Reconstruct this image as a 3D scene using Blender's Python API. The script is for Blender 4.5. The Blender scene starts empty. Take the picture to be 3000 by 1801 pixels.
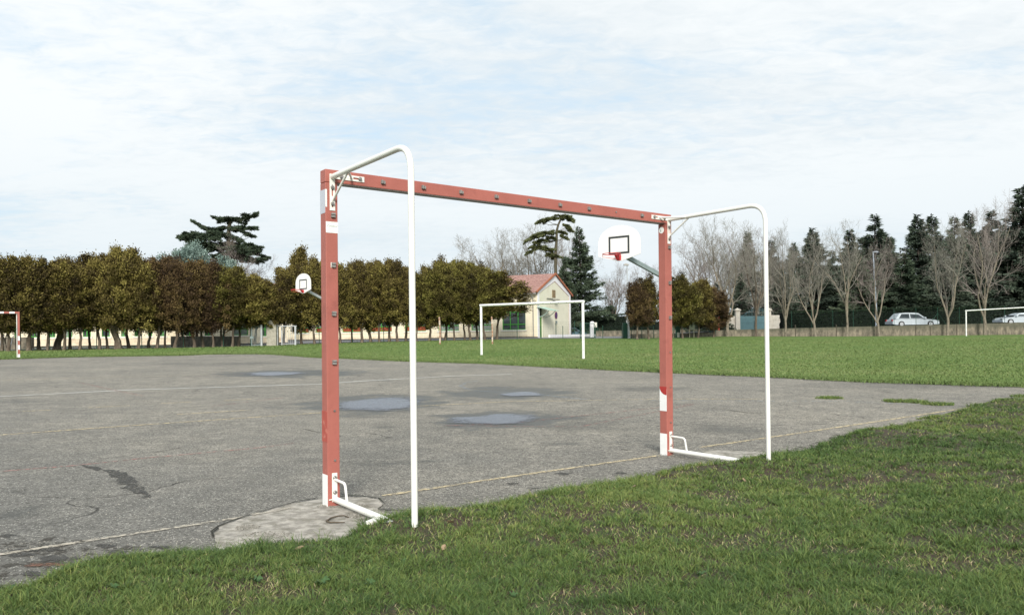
import bpy, bmesh, math, random
import numpy as np
from mathutils import Vector, Matrix, Euler

R = math.radians
rng = np.random.default_rng(7)
random.seed(7)
scene = bpy.context.scene
COL = scene.collection

# ------------------------------------------------------------------ camera
F_PX, HOR, ROLL, CAM_H = 2200.0, 979.5, -0.012, 1.048
cr, sr = math.cos(ROLL), math.sin(ROLL)
CR = Vector((cr, 0, sr)); CU = Vector((-sr, 0, cr)); CF = Vector((0, 1, 0))
CAM = Vector((0, 0, CAM_H))
cd = bpy.data.cameras.new('camera'); cam = bpy.data.objects.new('camera', cd); COL.objects.link(cam)
cd.sensor_width = 36; cd.sensor_fit = 'HORIZONTAL'; cd.lens = F_PX / 3000 * 36
cd.shift_y = (HOR - 900.5) / 3000
cd.clip_start = 0.05; cd.clip_end = 3000
m = Matrix.Identity(4)
for i, a in enumerate((CR, CU, -CF)):
    for j in range(3): m[j][i] = a[j]
m.translation = CAM
cam.matrix_world = m
scene.camera = cam

# ------------------------------------------------------------------ light
SUN_EL, SUN_AZ = R(30), R(178)          # azimuth clockwise from +Y: behind the camera
w = bpy.data.worlds.new('World'); scene.world = w; w.use_nodes = True
nt = w.node_tree; nt.nodes.clear()
def N(nt, t, **k):
    n = nt.nodes.new(t)
    for a, b in k.items(): setattr(n, a, b)
    return n
def math_n(nt, op, a, b=None, c=None, clamp=False):
    n = N(nt, 'ShaderNodeMath', operation=op); n.use_clamp = clamp
    for i, v in enumerate((a, b, c)):
        if v is None: continue
        if isinstance(v, (int, float)): n.inputs[i].default_value = v
        else: nt.links.new(v, n.inputs[i])
    return n.outputs[0]
def ramp(nt, fac, stops):
    n = N(nt, 'ShaderNodeValToRGB'); nt.links.new(fac, n.inputs[0])
    e = n.color_ramp.elements
    while len(e) < len(stops): e.new(.5)
    for i, (p, c) in enumerate(stops):
        e[i].position = p; e[i].color = (*c, 1) if not isinstance(c, (int, float)) else (c, c, c, 1)
    return n.outputs[0]
def mixc(nt, f, a, b, mode='MIX'):
    n = N(nt, 'ShaderNodeMix', data_type='RGBA', blend_type=mode)
    for s, v in ((n.inputs[0], f), (n.inputs[6], a), (n.inputs[7], b)):
        if isinstance(v, (int, float)): s.default_value = v
        elif isinstance(v, tuple): s.default_value = (*v, 1)
        else: nt.links.new(v, s)
    return n.outputs[2]
def noise(nt, vec, scale, detail=4, rough=.55, dist=0, dim='3D'):
    n = N(nt, 'ShaderNodeTexNoise', noise_dimensions=dim)
    if vec is not None: nt.links.new(vec, n.inputs['Vector'])
    n.inputs['Scale'].default_value = scale; n.inputs['Detail'].default_value = detail
    n.inputs['Roughness'].default_value = rough; n.inputs['Distortion'].default_value = dist
    return n.outputs[0]
def mapping(nt, vec, loc=(0,0,0), rot=(0,0,0), scale=(1,1,1), typ='POINT'):
    n = N(nt, 'ShaderNodeMapping', vector_type=typ)
    nt.links.new(vec, n.inputs[0])
    n.inputs[1].default_value = loc; n.inputs[2].default_value = rot; n.inputs[3].default_value = scale
    return n.outputs[0]
def maprange(nt, v, a, b, c=0., d=1., smooth=True):
    n = N(nt, 'ShaderNodeMapRange'); n.interpolation_type = 'SMOOTHSTEP' if smooth else 'LINEAR'
    nt.links.new(v, n.inputs[0])
    for i, x in enumerate((a, b, c, d)): n.inputs[i+1].default_value = x
    return n.outputs[0]

sky = N(nt, 'ShaderNodeTexSky', sky_type='NISHITA'); sky.sun_disc = False
sky.sun_elevation = SUN_EL; sky.sun_rotation = SUN_AZ; sky.air_density = 1.0; sky.dust_density = 1.5; sky.ozone_density = 1.5
tc = N(nt, 'ShaderNodeTexCoord')
sep = N(nt, 'ShaderNodeSeparateXYZ'); nt.links.new(tc.outputs['Generated'], sep.inputs[0])
zz = math_n(nt, 'ADD', math_n(nt, 'MAXIMUM', sep.outputs[2], 0.0), 0.10)
cx = math_n(nt, 'DIVIDE', sep.outputs[0], zz); cy = math_n(nt, 'DIVIDE', sep.outputs[1], zz)
cmb = N(nt, 'ShaderNodeCombineXYZ'); nt.links.new(cx, cmb.inputs[0]); nt.links.new(cy, cmb.inputs[1])
cv = cmb.outputs[0]
big = noise(nt, mapping(nt, cv, loc=(3.1, 1.7, 0), rot=(0, 0, R(20)), scale=(.55, .8, 1)), 1.0, 4, .5, .3)
streak = noise(nt, mapping(nt, cv, loc=(1.2, 0, 0), rot=(0, 0, R(-32)), scale=(1.2, 2.3, 1)), 1.9, 6, .56, .6)
fine = noise(nt, mapping(nt, cv, rot=(0, 0, R(25)), scale=(1.5, 2.4, 1)), 6.5, 6, .62, .6)
s1 = math_n(nt, 'MULTIPLY_ADD', streak, .45, math_n(nt, 'MULTIPLY', big, .85))
s2 = math_n(nt, 'MULTIPLY_ADD', fine, .26, math_n(nt, 'SUBTRACT', s1, .02))                 # about 0.75 mean
# the open patches of the cloud sheet lie to the upper left
left = maprange(nt, math_n(nt, 'ADD', math_n(nt, 'MULTIPLY', sep.outputs[0], -1.0), math_n(nt, 'MULTIPLY', sep.outputs[2], 1.2)), .35, 1.05)
cov = math_n(nt, 'MULTIPLY_ADD', left, -.17, s2)
cloud = maprange(nt, cov, .39, .72)
bright = maprange(nt, math_n(nt, 'MULTIPLY_ADD', fine, .38, big), .42, .80)
ccol = mixc(nt, bright, (5.15, 5.62, 5.92), (6.3, 6.55, 6.65))
# a brighter band in the middle of the sheet
band = maprange(nt, sep.outputs[2], .02, .30)
blue = mixc(nt, .8, sky.outputs[0], (4.4, 5.7, 6.7))
fin = mixc(nt, cloud, blue, ccol)
low = mixc(nt, band, (4.8, 5.5, 5.9), fin)
fin2 = mixc(nt, .35, low, fin)
bg = N(nt, 'ShaderNodeBackground'); bg.inputs[1].default_value = .087
nt.links.new(fin2, bg.inputs[0])
wo = N(nt, 'ShaderNodeOutputWorld'); nt.links.new(bg.outputs[0], wo.inputs[0])

sl = bpy.data.lights.new('sun', 'SUN'); sl.energy = 2.5; sl.angle = R(18); sl.color = (1, .95, .88)
so = bpy.data.objects.new('sun', sl); COL.objects.link(so)
sdir = Vector((math.sin(SUN_AZ)*math.cos(SUN_EL), math.cos(SUN_AZ)*math.cos(SUN_EL), math.sin(SUN_EL)))
so.rotation_euler = sdir.to_track_quat('Z', 'Y').to_euler(); so.location = (0, -10, 30)
vs = scene.view_settings
vs.view_transform = 'Standard'; vs.look = 'None'; vs.gamma = 1; vs.use_curve_mapping = False; vs.exposure = 0.82
scene.cycles.use_denoising = True
scene.cycles.max_bounces = 6; scene.cycles.transparent_max_bounces = 12

# ------------------------------------------------------------------ pixel -> place (pixels of the 3000 px photo)
def ray(X, Y): return CF + CR*((X-1500)/F_PX) - CU*((Y-HOR)/F_PX)
def P(X, Y, d): return CAM + ray(X, Y)*d

CTRL = np.array([(0,3,0),(-2,4,0),(-1.1,4.6,0),(1.4,6.5,-.012),(5,8,-.02),(8,12,-.01),(-8,10,.03),(0,15,0),(-12,20,.11),
 (-21.9,33.4,.24),(-1.4,35.8,.06),(3,31,-.01),(20,30,.0),(43,71,.37),(-29.7,45,.375),(-25,50,.38),(-19.6,54,.385),
 (-14.5,58,.49),(-4.8,62,.58),(2.4,70,.70),(-4.6,50,.44),(21.8,76,.56),(33.9,76,.41),(47.8,76,.39),(8,66,.56),(14,72,.55),
 (-60,30,.4),(60,30,.1),(0,-20,0),(40,-20,0),(-40,-20,.1),(-40,80,.7),(0,100,.8),(60,100,.5),(-37,58,.445),(-24.4,67,.44),(20,50,.2)], float)
def _k(r2): return np.where(r2 > 0, r2*np.log(np.maximum(r2, 1e-12))*.5, 0)
_d2 = ((CTRL[:, None, :2]-CTRL[None, :, :2])**2).sum(-1)
_n = len(CTRL); _A = np.zeros((_n+3, _n+3)); _A[:_n, :_n] = _k(_d2)+np.eye(_n)*3.0
_A[:_n, _n:] = np.c_[np.ones(_n), CTRL[:, :2]]; _A[_n:, :_n] = _A[:_n, _n:].T
_c = np.linalg.solve(_A, np.r_[CTRL[:, 2], 0, 0, 0])
def Tn(x, y):
    x = np.asarray(x, float); y = np.asarray(y, float)
    xx = np.clip(x, -70, 75); yy = np.clip(y, -25, 105)
    sh = xx.shape; q = np.c_[xx.ravel(), yy.ravel()]
    z = _k(((q[:, None]-CTRL[None, :, :2])**2).sum(-1))@_c[:_n]+_c[_n]+q@_c[_n+1:]
    return z.reshape(sh)
def T(x, y): return float(Tn(np.array([x]), np.array([y]))[0])
def G(X, Y, up=0.0):
    r = ray(X, Y); z = 0.0; p = None
    for _ in range(12):
        t = (z+up-CAM_H)/r.z; t = min(max(t, .5), 400) if t > 0 else 400
        p = CAM+r*t; z = T(p.x, p.y)*.6+z*.4
    return Vector((p.x, p.y, z+up))
def on(X, d):
    p = P(X, HOR, d); return Vector((p.x, p.y, T(p.x, p.y)))

# ------------------------------------------------------------------ object helpers
def tag(o, label=None, cat=None, group=None, kind=None):
    if label: o['label'] = label
    if cat: o['category'] = cat
    if group: o['group'] = group
    if kind: o['kind'] = kind
    return o
def empty(name, loc=(0,0,0), rz=0, label=None, cat=None, group=None):
    o = bpy.data.objects.new(name, None); COL.objects.link(o); o.empty_display_size = .2
    o.location = loc; o.rotation_euler = (0, 0, rz)
    return tag(o, label, cat, group)
class MB:
    def __init__(s): s.v = []; s.f = []; s.m = []; s.mi = 0; s.sm = []
    def add(s, vs, fs, smooth=False):
        b = len(s.v); s.v += [tuple(v) for v in vs]
        for f in fs: s.f.append(tuple(b+i for i in f)); s.m.append(s.mi); s.sm.append(smooth)
        return s
    def box(s, x0, x1, y0, y1, z0, z1):
        return s.add([(x0,y0,z0),(x1,y0,z0),(x1,y1,z0),(x0,y1,z0),(x0,y0,z1),(x1,y0,z1),(x1,y1,z1),(x0,y1,z1)],
                     [(0,3,2,1),(4,5,6,7),(0,1,5,4),(1,2,6,5),(2,3,7,6),(3,0,4,7)])
    def tube(s, pts, r, n=12, caps=True, smooth=True):
        pts = [Vector(p) for p in pts]; rr = r if isinstance(r, (list, tuple)) else [r]*len(pts)
        t = (pts[1]-pts[0]).normalized(); a = t.orthogonal().normalized(); rings = []; vs = []
        for i, p in enumerate(pts):
            if i == 0: tt = t
            elif i == len(pts)-1: tt = (pts[i]-pts[i-1]).normalized()
            else: tt = ((pts[i]-pts[i-1]).normalized()+(pts[i+1]-pts[i]).normalized()).normalized()
            a = (a-tt*a.dot(tt)).normalized(); b = tt.cross(a)
            vs += [p+(a*math.cos(2*math.pi*k/n)+b*math.sin(2*math.pi*k/n))*rr[i] for k in range(n)]
        fs = []
        for i in range(len(pts)-1):
            for k in range(n):
                k2 = (k+1) % n; fs.append((i*n+k, i*n+k2, (i+1)*n+k2, (i+1)*n+k))
        s.add(vs, fs, smooth)
        if caps:
            s.add(vs[:n], [tuple(reversed(range(n)))]); s.add(vs[-n:], [tuple(range(n))])
        return s
    def prism(s, poly, fn0, fn1):
        n = len(poly)
        return s.add([fn0(*p) for p in poly]+[fn1(*p) for p in poly],
                     [tuple(reversed(range(n))), tuple(range(n, 2*n))]+[(k, (k+1) % n, n+(k+1) % n, n+k) for k in range(n)])
    def build(s, name, mat, parent=None, bevel=0, loc=None):
        me = bpy.data.meshes.new(name); me.from_pydata(s.v, [], s.f)
        mats = mat if isinstance(mat, (list, tuple)) else [mat]
        for x in mats: me.materials.append(x)
        me.polygons.foreach_set('material_index', s.m); me.polygons.foreach_set('use_smooth', s.sm); me.update()
        bm = bmesh.new(); bm.from_mesh(me); bmesh.ops.recalc_face_normals(bm, faces=bm.faces[:])
        if bevel: bmesh.ops.bevel(bm, geom=[e for e in bm.edges if len(e.link_faces) == 2 and e.calc_face_angle(0) > .5], offset=bevel, segments=2, affect='EDGES', profile=.5)
        bm.to_mesh(me); bm.free()
        o = bpy.data.objects.new(name, me); COL.objects.link(o)
        if parent: o.parent = parent
        if loc: o.location = loc
        return o
def bend(pts, r, n=6):
    """round the inner corners of a polyline"""
    pts = [Vector(p) for p in pts]; out = [pts[0]]
    for i in range(1, len(pts)-1):
        a = (pts[i-1]-pts[i]).normalized(); b = (pts[i+1]-pts[i]).normalized()
        p0 = pts[i]+a*r; p1 = pts[i]+b*r
        for k in range(n+1):
            t = k/n; out.append(p0*(1-t)**2+pts[i]*2*t*(1-t)+p1*t*t)
    return out+[pts[-1]]
def np_mesh(name, V, Fq, mat, attr=None, parent=None, link=True):
    """V (n,3) ; Fq (m,k) faces of one size"""
    me = bpy.data.meshes.new(name); k = Fq.shape[1]
    me.vertices.add(len(V)); me.vertices.foreach_set('co', V.astype(np.float32).ravel())
    me.loops.add(Fq.size); me.loops.foreach_set('vertex_index', Fq.astype(np.int32).ravel())
    me.polygons.add(len(Fq)); me.polygons.foreach_set('loop_start', np.arange(0, Fq.size, k, dtype=np.int32))
    try: me.polygons.foreach_set('loop_total', np.full(len(Fq), k, np.int32))
    except Exception: pass
    me.update(calc_edges=True)
    if attr is not None:
        a = me.attributes.new('tint', 'FLOAT', 'POINT'); a.data.foreach_set('value', attr.astype(np.float32))
    for x in (mat if isinstance(mat, (list, tuple)) else [mat]): me.materials.append(x)
    if not link: return me
    o = bpy.data.objects.new(name, me); COL.objects.link(o)
    if parent: o.parent = parent
    return o

# ------------------------------------------------------------------ materials
def mat(name, col, rough=.7, var=.12, scale=8, bump=0, bscale=60, spec=.4, metal=0, col2=None, dirt=None, dscale=2.0, dlo=.5, dhi=.7, stretch=(1,1,1)):
    mt = bpy.data.materials.new(name); mt.use_nodes = True; t = mt.node_tree
    b = t.nodes['Principled BSDF']; b.inputs['Roughness'].default_value = rough
    b.inputs['Specular IOR Level'].default_value = spec; b.inputs['Metallic'].default_value = metal
    co = N(t, 'ShaderNodeTexCoord').outputs['Object']
    if stretch != (1,1,1): co = mapping(t, co, scale=stretch)
    n1 = noise(t, co, scale, 5, .6)
    c2 = col2 or tuple(min(1, c*(1-var)) for c in col); c1 = tuple(min(1, c*(1+var*.6)) for c in col) if not col2 else col
    c = mixc(t, maprange(t, n1, .32, .68), c1, c2)
    if dirt:
        n2 = noise(t, co, dscale, 7, .65); c = mixc(t, maprange(t, n2, dlo, dhi), c, dirt)
    t.links.new(c, b.inputs['Base Color'])
    if bump:
        bp = N(t, 'ShaderNodeBump'); bp.inputs['Strength'].default_value = bump; bp.inputs['Distance'].default_value = .01
        t.links.new(noise(t, co, bscale, 4, .6), bp.inputs['Height']); t.links.new(bp.outputs[0], b.inputs['Normal'])
    return mt
M = {}
M['red'] = mat('red_paint', (.375, .122, .096), .55, .08, 3, .15, 500, .35, dirt=(.27, .085, .07), dscale=7, dlo=.50, dhi=.80)
M['red_dark'] = mat('fresh_red', (.38, .035, .03), .45, .08, 20)
M['red_dull'] = mat('dull_red', (.41, .085, .062), .5, .08, 20, dirt=(.5, .17, .13), dscale=18, dlo=.55, dhi=.6)
M['whitestripe'] = mat('white_stripe', (.80, .80, .78), .5, .05, 10, dirt=(.55, .52, .47), dscale=30, dlo=.62, dhi=.75)
M['tube'] = mat('white_tube_paint', (.80, .795, .745), .32, .06, 4, .05, 80, .5, dirt=(.40, .33, .22), dscale=13, dlo=.655, dhi=.73)
M['strap'] = mat('white_strap_paint', (.78, .77, .70), .4, .05, 12, dirt=(.45, .38, .30), dscale=40, dlo=.66, dhi=.74)
M['alu'] = mat('grey_metal', (.30, .29, .27), .5, .15, 10, metal=.3)
M['bolt'] = mat('galvanised_bolt', (.34, .33, .31), .4, .3, 60, metal=.7)
M['clip'] = mat('grey_plastic', (.24, .235, .22), .55, .2, 40)
M['sticker'] = mat('paper_sticker', (.78, .79, .76), .6, .04, 30)
M['sticker_grey'] = mat('grey_sticker', (.52, .54, .60), .6, .12, 60, stretch=(1,1,6))
M['ink'] = mat('sticker_ink', (.30, .36, .33), .6, .1, 30)
M['white'] = mat('white_goal_paint', (.80, .80, .77), .45, .04, 4, dirt=(.5, .45, .36), dscale=7, dlo=.68, dhi=.75)
M['board'] = mat('backboard_white', (.76, .75, .73), .45, .03, 4, dirt=(.66, .63, .58), dscale=5, dlo=.62, dhi=.8)
M['black'] = mat('black_line', (.035, .04, .04), .5, .1)
M['rim'] = mat('rim_red', (.52, .035, .04), .4, .1)
M['polegreen'] = mat('grey_green_steel', (.20, .25, .25), .5, .12)
M['galv'] = mat('galvanised_steel', (.42, .44, .45), .45, .15, 6, metal=.2)
M['fgreen'] = mat('fence_green', (.012, .06, .038), .5, .15)
M['cream'] = mat('cream_render', (.72, .655, .50), .85, .05, 1.2, .1, 30, dirt=(.58, .49, .33), dscale=.5, dlo=.5, dhi=.75)
M['cream2'] = mat('yellow_render', (.70, .685, .55), .85, .04, 1.2, .1, 30, dirt=(.58, .55, .38), dscale=.6, dlo=.5, dhi=.8)
M['plinth'] = mat('plinth_render', (.64, .555, .42), .9, .12, 2.5, .2, 20, dirt=(.36, .25, .15), dscale=.9, dlo=.5, dhi=.8)
M['trim'] = mat('white_trim', (.78, .78, .80), .7, .04, 2)
M['pinkline'] = mat('pink_line', (.50, .34, .28), .8, .1)
M['stone'] = mat('stone_sill', (.70, .68, .62), .8, .1, 5)
M['green'] = mat('bright_green_frame', (.06, .29, .045), .5, .08)
M['greendoor'] = mat('green_door', (.10, .26, .05), .5, .1)
M['glass'] = mat('window_glass', (.035, .045, .05), .12, .3, 1.5, spec=.8, col2=(.09, .105, .11))
M['glasspale'] = mat('pale_blind_glass', (.27, .31, .27), .3, .3, 1.2, col2=(.12, .15, .14))
M['rustpanel'] = mat('rust_panel', (.24, .055, .022), .6, .15, 3)
M['canopy'] = mat('canopy_sheet', (.38, .52, .45), .5, .1, 3)
M['bronze'] = mat('brown_grille', (.30, .22, .12), .6, .1)
M['concrete'] = mat('precast_concrete', (.36, .34, .28), .9, .15, 6, .3, 60, dirt=(.25, .24, .19), dscale=3)
M['pier'] = mat('pale_pier_stone', (.62, .58, .50), .9, .1, 5, .2, 30, dirt=(.40, .36, .28), dscale=2.2, dlo=.5, dhi=.72)
M['gateblue'] = mat('blue_grey_gate', (.098, .195, .215), .5, .1, 3)
M['lampgrey'] = mat('lamp_pole_blue_grey', (.36, .41, .48), .5, .1, 3)
M['bark'] = mat('brown_bark', (.105, .082, .06), .95, .35, 14, .6, 40, dirt=(.24, .20, .15), dscale=7, stretch=(1,1,.3))
M['barkgrey'] = mat('grey_bark', (.22, .19, .145), .95, .3, 14, .5, 40, dirt=(.10, .085, .065), dscale=5, stretch=(1,1,.3))
M['cedarbark'] = mat('cedar_bark', (.085, .075, .048), .95, .3, 10)
M['twig'] = mat('grey_twigs', (.255, .24, .205), .95, .25, 3)
M['twigpink'] = mat('reddish_twigs', (.255, .22, .20), .95, .25, 3)
M['barkpale'] = mat('pale_plane_bark', (.36, .32, .24), .95, .3, 5)
M['barkdark'] = mat('dark_bark', (.05, .04, .032), .95, .3, 8)
M['rust'] = mat('rusty_pole', (.55, .47, .38), .7, .1, 5, dirt=(.30, .14, .07), dscale=5, dlo=.42, dhi=.6)
M['carwhite'] = mat('silver_white_car_paint', (.44, .49, .52), .25, .03, 2, spec=.7)
M['carblue'] = mat('dark_blue_car_paint', (.07, .15, .19), .3, .05, 2, spec=.7)
M['tyre'] = mat('tyre_rubber', (.02, .02, .02), .8, .1)
M['carglass'] = mat('car_glass', (.03, .04, .045), .08, .2, 2, spec=.9)
M['amber'] = mat('lamp_red_lens', (.35, .02, .02), .3, .1)
M['signwhite'] = mat('sign_board', (.60, .59, .52), .6, .06, 8)
M['signcream'] = mat('cream_posts', (.62, .56, .40), .6, .06, 8)
M['signtext'] = mat('sign_print', (.25, .30, .30), .6, .1, 12)
M['signred'] = mat('round_sign_dark_red', (.19, .045, .10), .5, .1)
M['chim'] = mat('chimney_render', (.50, .34, .20), .9, .1, 4)
M['terra'] = mat('terracotta', (.36, .13, .07), .85, .2, 6)
M['brownstick'] = mat('dead_stick', (.10, .08, .055), .9, .3, 30)
M['leafdry'] = mat('dry_leaf', (.30, .21, .13), .8, .3, 30)
M['weed'] = mat('weed_leaf', (.05, .105, .03), .6, .25, 12)
M['door_dark'] = mat('dark_glass_door', (.03, .035, .03), .2, .1)

def roof_mat():
    mt = bpy.data.materials.new('roof_tiles'); mt.use_nodes = True; t = mt.node_tree; b = t.nodes['Principled BSDF']
    co = N(t, 'ShaderNodeTexCoord').outputs['Object']
    wv = N(t, 'ShaderNodeTexWave', wave_type='BANDS', bands_direction='X'); t.links.new(co, wv.inputs[0]); wv.inputs[1].default_value = 1.4; wv.inputs[2].default_value = .4
    n = noise(t, mapping(t, co, scale=(2.2, 2.2, 9)), 2, 4, .7)
    c = ramp(t, n, [(.38, (.20, .105, .088)), (.5, (.33, .175, .145)), (.64, (.46, .285, .24))])
    wz = N(t, 'ShaderNodeTexWave', wave_type='BANDS', bands_direction='Z'); t.links.new(co, wz.inputs[0]); wz.inputs[1].default_value = 2.6; wz.inputs[2].default_value = .8
    c = mixc(t, maprange(t, wz.outputs['Fac'], .0, .25, .35, 0), c, (.10, .04, .03))
    t.links.new(c, b.inputs['Base Color']); b.inputs['Roughness'].default_value = .85
    bp = N(t, 'ShaderNodeBump'); bp.inputs['Strength'].default_value = .6; bp.inputs['Distance'].default_value = .05
    t.links.new(wv.outputs['Fac'], bp.inputs['Height']); t.links.new(bp.outputs[0], b.inputs['Normal'])
    return mt
M['roof'] = roof_mat()

def leaf_mat(name, cols, rough=.75):
    mt = bpy.data.materials.new(name); mt.use_nodes = True; t = mt.node_tree; b = t.nodes['Principled BSDF']
    at = N(t, 'ShaderNodeAttribute', attribute_name='tint')
    oi = N(t, 'ShaderNodeObjectInfo')
    f = math_n(t, 'ADD', at.outputs['Fac'], math_n(t, 'MULTIPLY_ADD', oi.outputs['Random'], .24, -.12), clamp=True)
    c = ramp(t, f, [(i/(len(cols)-1), c) for i, c in enumerate(cols)])
    t.links.new(c, b.inputs['Base Color']); b.inputs['Roughness'].default_value = rough; b.inputs['Specular IOR Level'].default_value = .2
    return mt
M['th_olive'] = leaf_mat('thuja_olive', [(.034, .025, .012), (.098, .076, .024), (.185, .152, .042), (.29, .25, .07)])
M['th_brown'] = leaf_mat('thuja_brown', [(.030, .019, .012), (.080, .052, .026), (.140, .096, .040), (.21, .155, .058)])
M['th_green'] = leaf_mat('thuja_green', [(.030, .024, .010), (.088, .074, .021), (.16, .145, .036), (.26, .24, .062)])
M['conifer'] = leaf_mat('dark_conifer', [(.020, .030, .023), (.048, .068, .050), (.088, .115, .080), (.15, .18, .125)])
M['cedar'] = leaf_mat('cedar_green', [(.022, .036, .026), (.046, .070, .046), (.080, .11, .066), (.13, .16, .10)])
M['cedarlit'] = leaf_mat('umbrella_cedar', [(.055, .065, .03), (.10, .115, .05), (.15, .165, .07), (.21, .22, .10)])
M['bluegrey'] = leaf_mat('blue_grey_cypress', [(.10, .15, .13), (.17, .24, .21), (.24, .32, .28), (.30, .38, .34)])
M['hedge'] = leaf_mat('hedge_leaves', [(.008, .016, .009), (.016, .032, .016), (.030, .052, .022), (.050, .075, .030)])
M['grass'] = leaf_mat('grass_blades', [(.030, .062, .020), (.070, .120, .033), (.128, .182, .049), (.215, .235, .07), (.36, .30, .18)], .6)
M['fieldgrass'] = leaf_mat('field_blades', [(.082, .130, .040), (.106, .162, .049), (.135, .188, .060), (.18, .205, .085)], .7)

def soil_mat():
    mt = bpy.data.materials.new('verge_soil'); mt.use_nodes = True; t = mt.node_tree; b = t.nodes['Principled BSDF']
    co = N(t, 'ShaderNodeTexCoord').outputs['Object']
    n = noise(t, co, 3, 6, .6); n2 = noise(t, co, 60, 4, .7)
    c = mixc(t, maprange(t, n, .38, .58), (.050, .030, .018), (.034, .044, .015))
    c = mixc(t, maprange(t, n2, .4, .7), c, (.095, .064, .036))
    t.links.new(c, b.inputs['Base Color']); b.inputs['Roughness'].default_value = .95
    bp = N(t, 'ShaderNodeBump'); bp.inputs['Strength'].default_value = .9; bp.inputs['Distance'].default_value = .02
    t.links.new(n2, bp.inputs['Height']); t.links.new(bp.outputs[0], b.inputs['Normal'])
    return mt
M['soil'] = soil_mat()
def field_mat():
    mt = bpy.data.materials.new('field_turf'); mt.use_nodes = True; t = mt.node_tree; b = t.nodes['Principled BSDF']
    co = N(t, 'ShaderNodeTexCoord').outputs['Object']
    n = noise(t, co, .16, 5, .6, .4); n2 = noise(t, co, 2.2, 5, .7); n3 = noise(t, co, 14, 4, .75)
    c = ramp(t, n2, [(.30, (.080, .138, .035)), (.5, (.108, .175, .045)), (.68, (.140, .205, .056))])
    c = mixc(t, maprange(t, n, .35, .7, 0, .7), c, (.165, .215, .068))
    c = mixc(t, maprange(t, n3, .35, .68, .28, 0), c, (.045, .085, .022))
    n4 = noise(t, mapping(t, co, loc=(9, 4, 0)), .45, 5, .65)
    c = mixc(t, maprange(t, n4, .60, .74, 0, .55), c, (.24, .21, .105))
    t.links.new(c, b.inputs['Base Color']); b.inputs['Roughness'].default_value = .9; b.inputs['Specular IOR Level'].default_value = .1
    bp = N(t, 'ShaderNodeBump'); bp.inputs['Strength'].default_value = .7; bp.inputs['Distance'].default_value = .04
    t.links.new(n3, bp.inputs['Height']); t.links.new(bp.outputs[0], b.inputs['Normal'])
    return mt
M['field'] = field_mat()
M['road'] = mat('road_asphalt', (.15, .15, .155), .85, .1, 2, .2, 60)
M['yard'] = mat('yard_asphalt', (.19, .19, .195), .85, .1, 1.5)
M['path'] = mat('pale_kerb', (.55, .53, .46), .85, .1, 2)
def wall_mat():
    mt = bpy.data.materials.new('lichen_concrete_wall'); mt.use_nodes = True; t = mt.node_tree; b = t.nodes['Principled BSDF']
    co = N(t, 'ShaderNodeTexCoord').outputs['Object']; sp = N(t, 'ShaderNodeSeparateXYZ'); t.links.new(co, sp.inputs[0])
    n = noise(t, mapping(t, co, scale=(1, 1, .5)), 3.5, 6, .7); n2 = noise(t, mapping(t, co, scale=(1.6, 1, .35)), 1.3, 6, .7)
    c = ramp(t, n, [(.36, (.085, .078, .058)), (.5, (.165, .145, .108)), (.64, (.26, .225, .165))])
    top = maprange(t, math_n(t, 'MULTIPLY_ADD', n2, 1.3, sp.outputs[2]), 1.55, 2.0)
    c = mixc(t, math_n(t, 'MULTIPLY', top, .75), c, (.085, .085, .06))
    c = mixc(t, maprange(t, n2, .6, .68, 0, .5), c, (.05, .05, .038))
    t.links.new(c, b.inputs['Base Color']); b.inputs['Roughness'].default_value = .95; return mt
M['wallstone'] = wall_mat()
M['bankearth'] = mat('bank_earth', (.11, .09, .06), .95, .3, 1)

# ------------------------------------------------------------------ ground sheets
TH = .6425
GO = Vector((-1.143, 4.612, 0))                       # near post, back left corner
Uv = Vector((math.cos(TH), math.sin(TH), 0)); Vv = Vector((math.sin(TH), -math.cos(TH), 0))   # Vv points to the camera's side
def uv_of(x, y):
    dx, dy = x-GO.x, y-GO.y
    return dx*Uv.x+dy*Uv.y, dx*Vv.x+dy*Vv.y
def sheet(name, poly, z, mt, step=1.0, kind='structure', zf=None):
    """poly: [(x,y)] outline; cut by a grid and laid on the terrain"""
    bm = bmesh.new(); vs = [bm.verts.new((x, y, 0)) for x, y in poly]; bm.faces.new(vs)
    xs = [p[0] for p in poly]; ys = [p[1] for p in poly]
    for ax, lo, hi in ((0, min(xs), max(xs)), (1, min(ys), max(ys))):
        k = math.ceil(lo/step)*step
        while k < hi:
            co = [0, 0, 0]; co[ax] = k; no = [0, 0, 0]; no[ax] = 1
            bmesh.ops.bisect_plane(bm, geom=bm.verts[:]+bm.edges[:]+bm.faces[:], plane_co=co, plane_no=no, dist=1e-5); k += step
    bmesh.ops.triangulate(bm, faces=bm.faces[:])
    A = np.array([v.co[:2] for v in bm.verts]); Z = Tn(A[:, 0], A[:, 1])+z
    if zf is not None: Z = Z+zf(A[:, 0], A[:, 1])
    for v, zz_ in zip(bm.verts, Z): v.co.z = zz_
    bmesh.ops.recalc_face_normals(bm, faces=bm.faces[:])
    if sum(f.normal.z for f in bm.faces) < 0: bmesh.ops.reverse_faces(bm, faces=bm.faces[:])
    me = bpy.data.meshes.new(name); bm.to_mesh(me); bm.free(); me.materials.append(mt)
    for p in me.polygons: p.use_smooth = True
    o = bpy.data.objects.new(name, me); COL.objects.link(o)
    if kind: o['kind'] = kind
    return o
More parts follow.
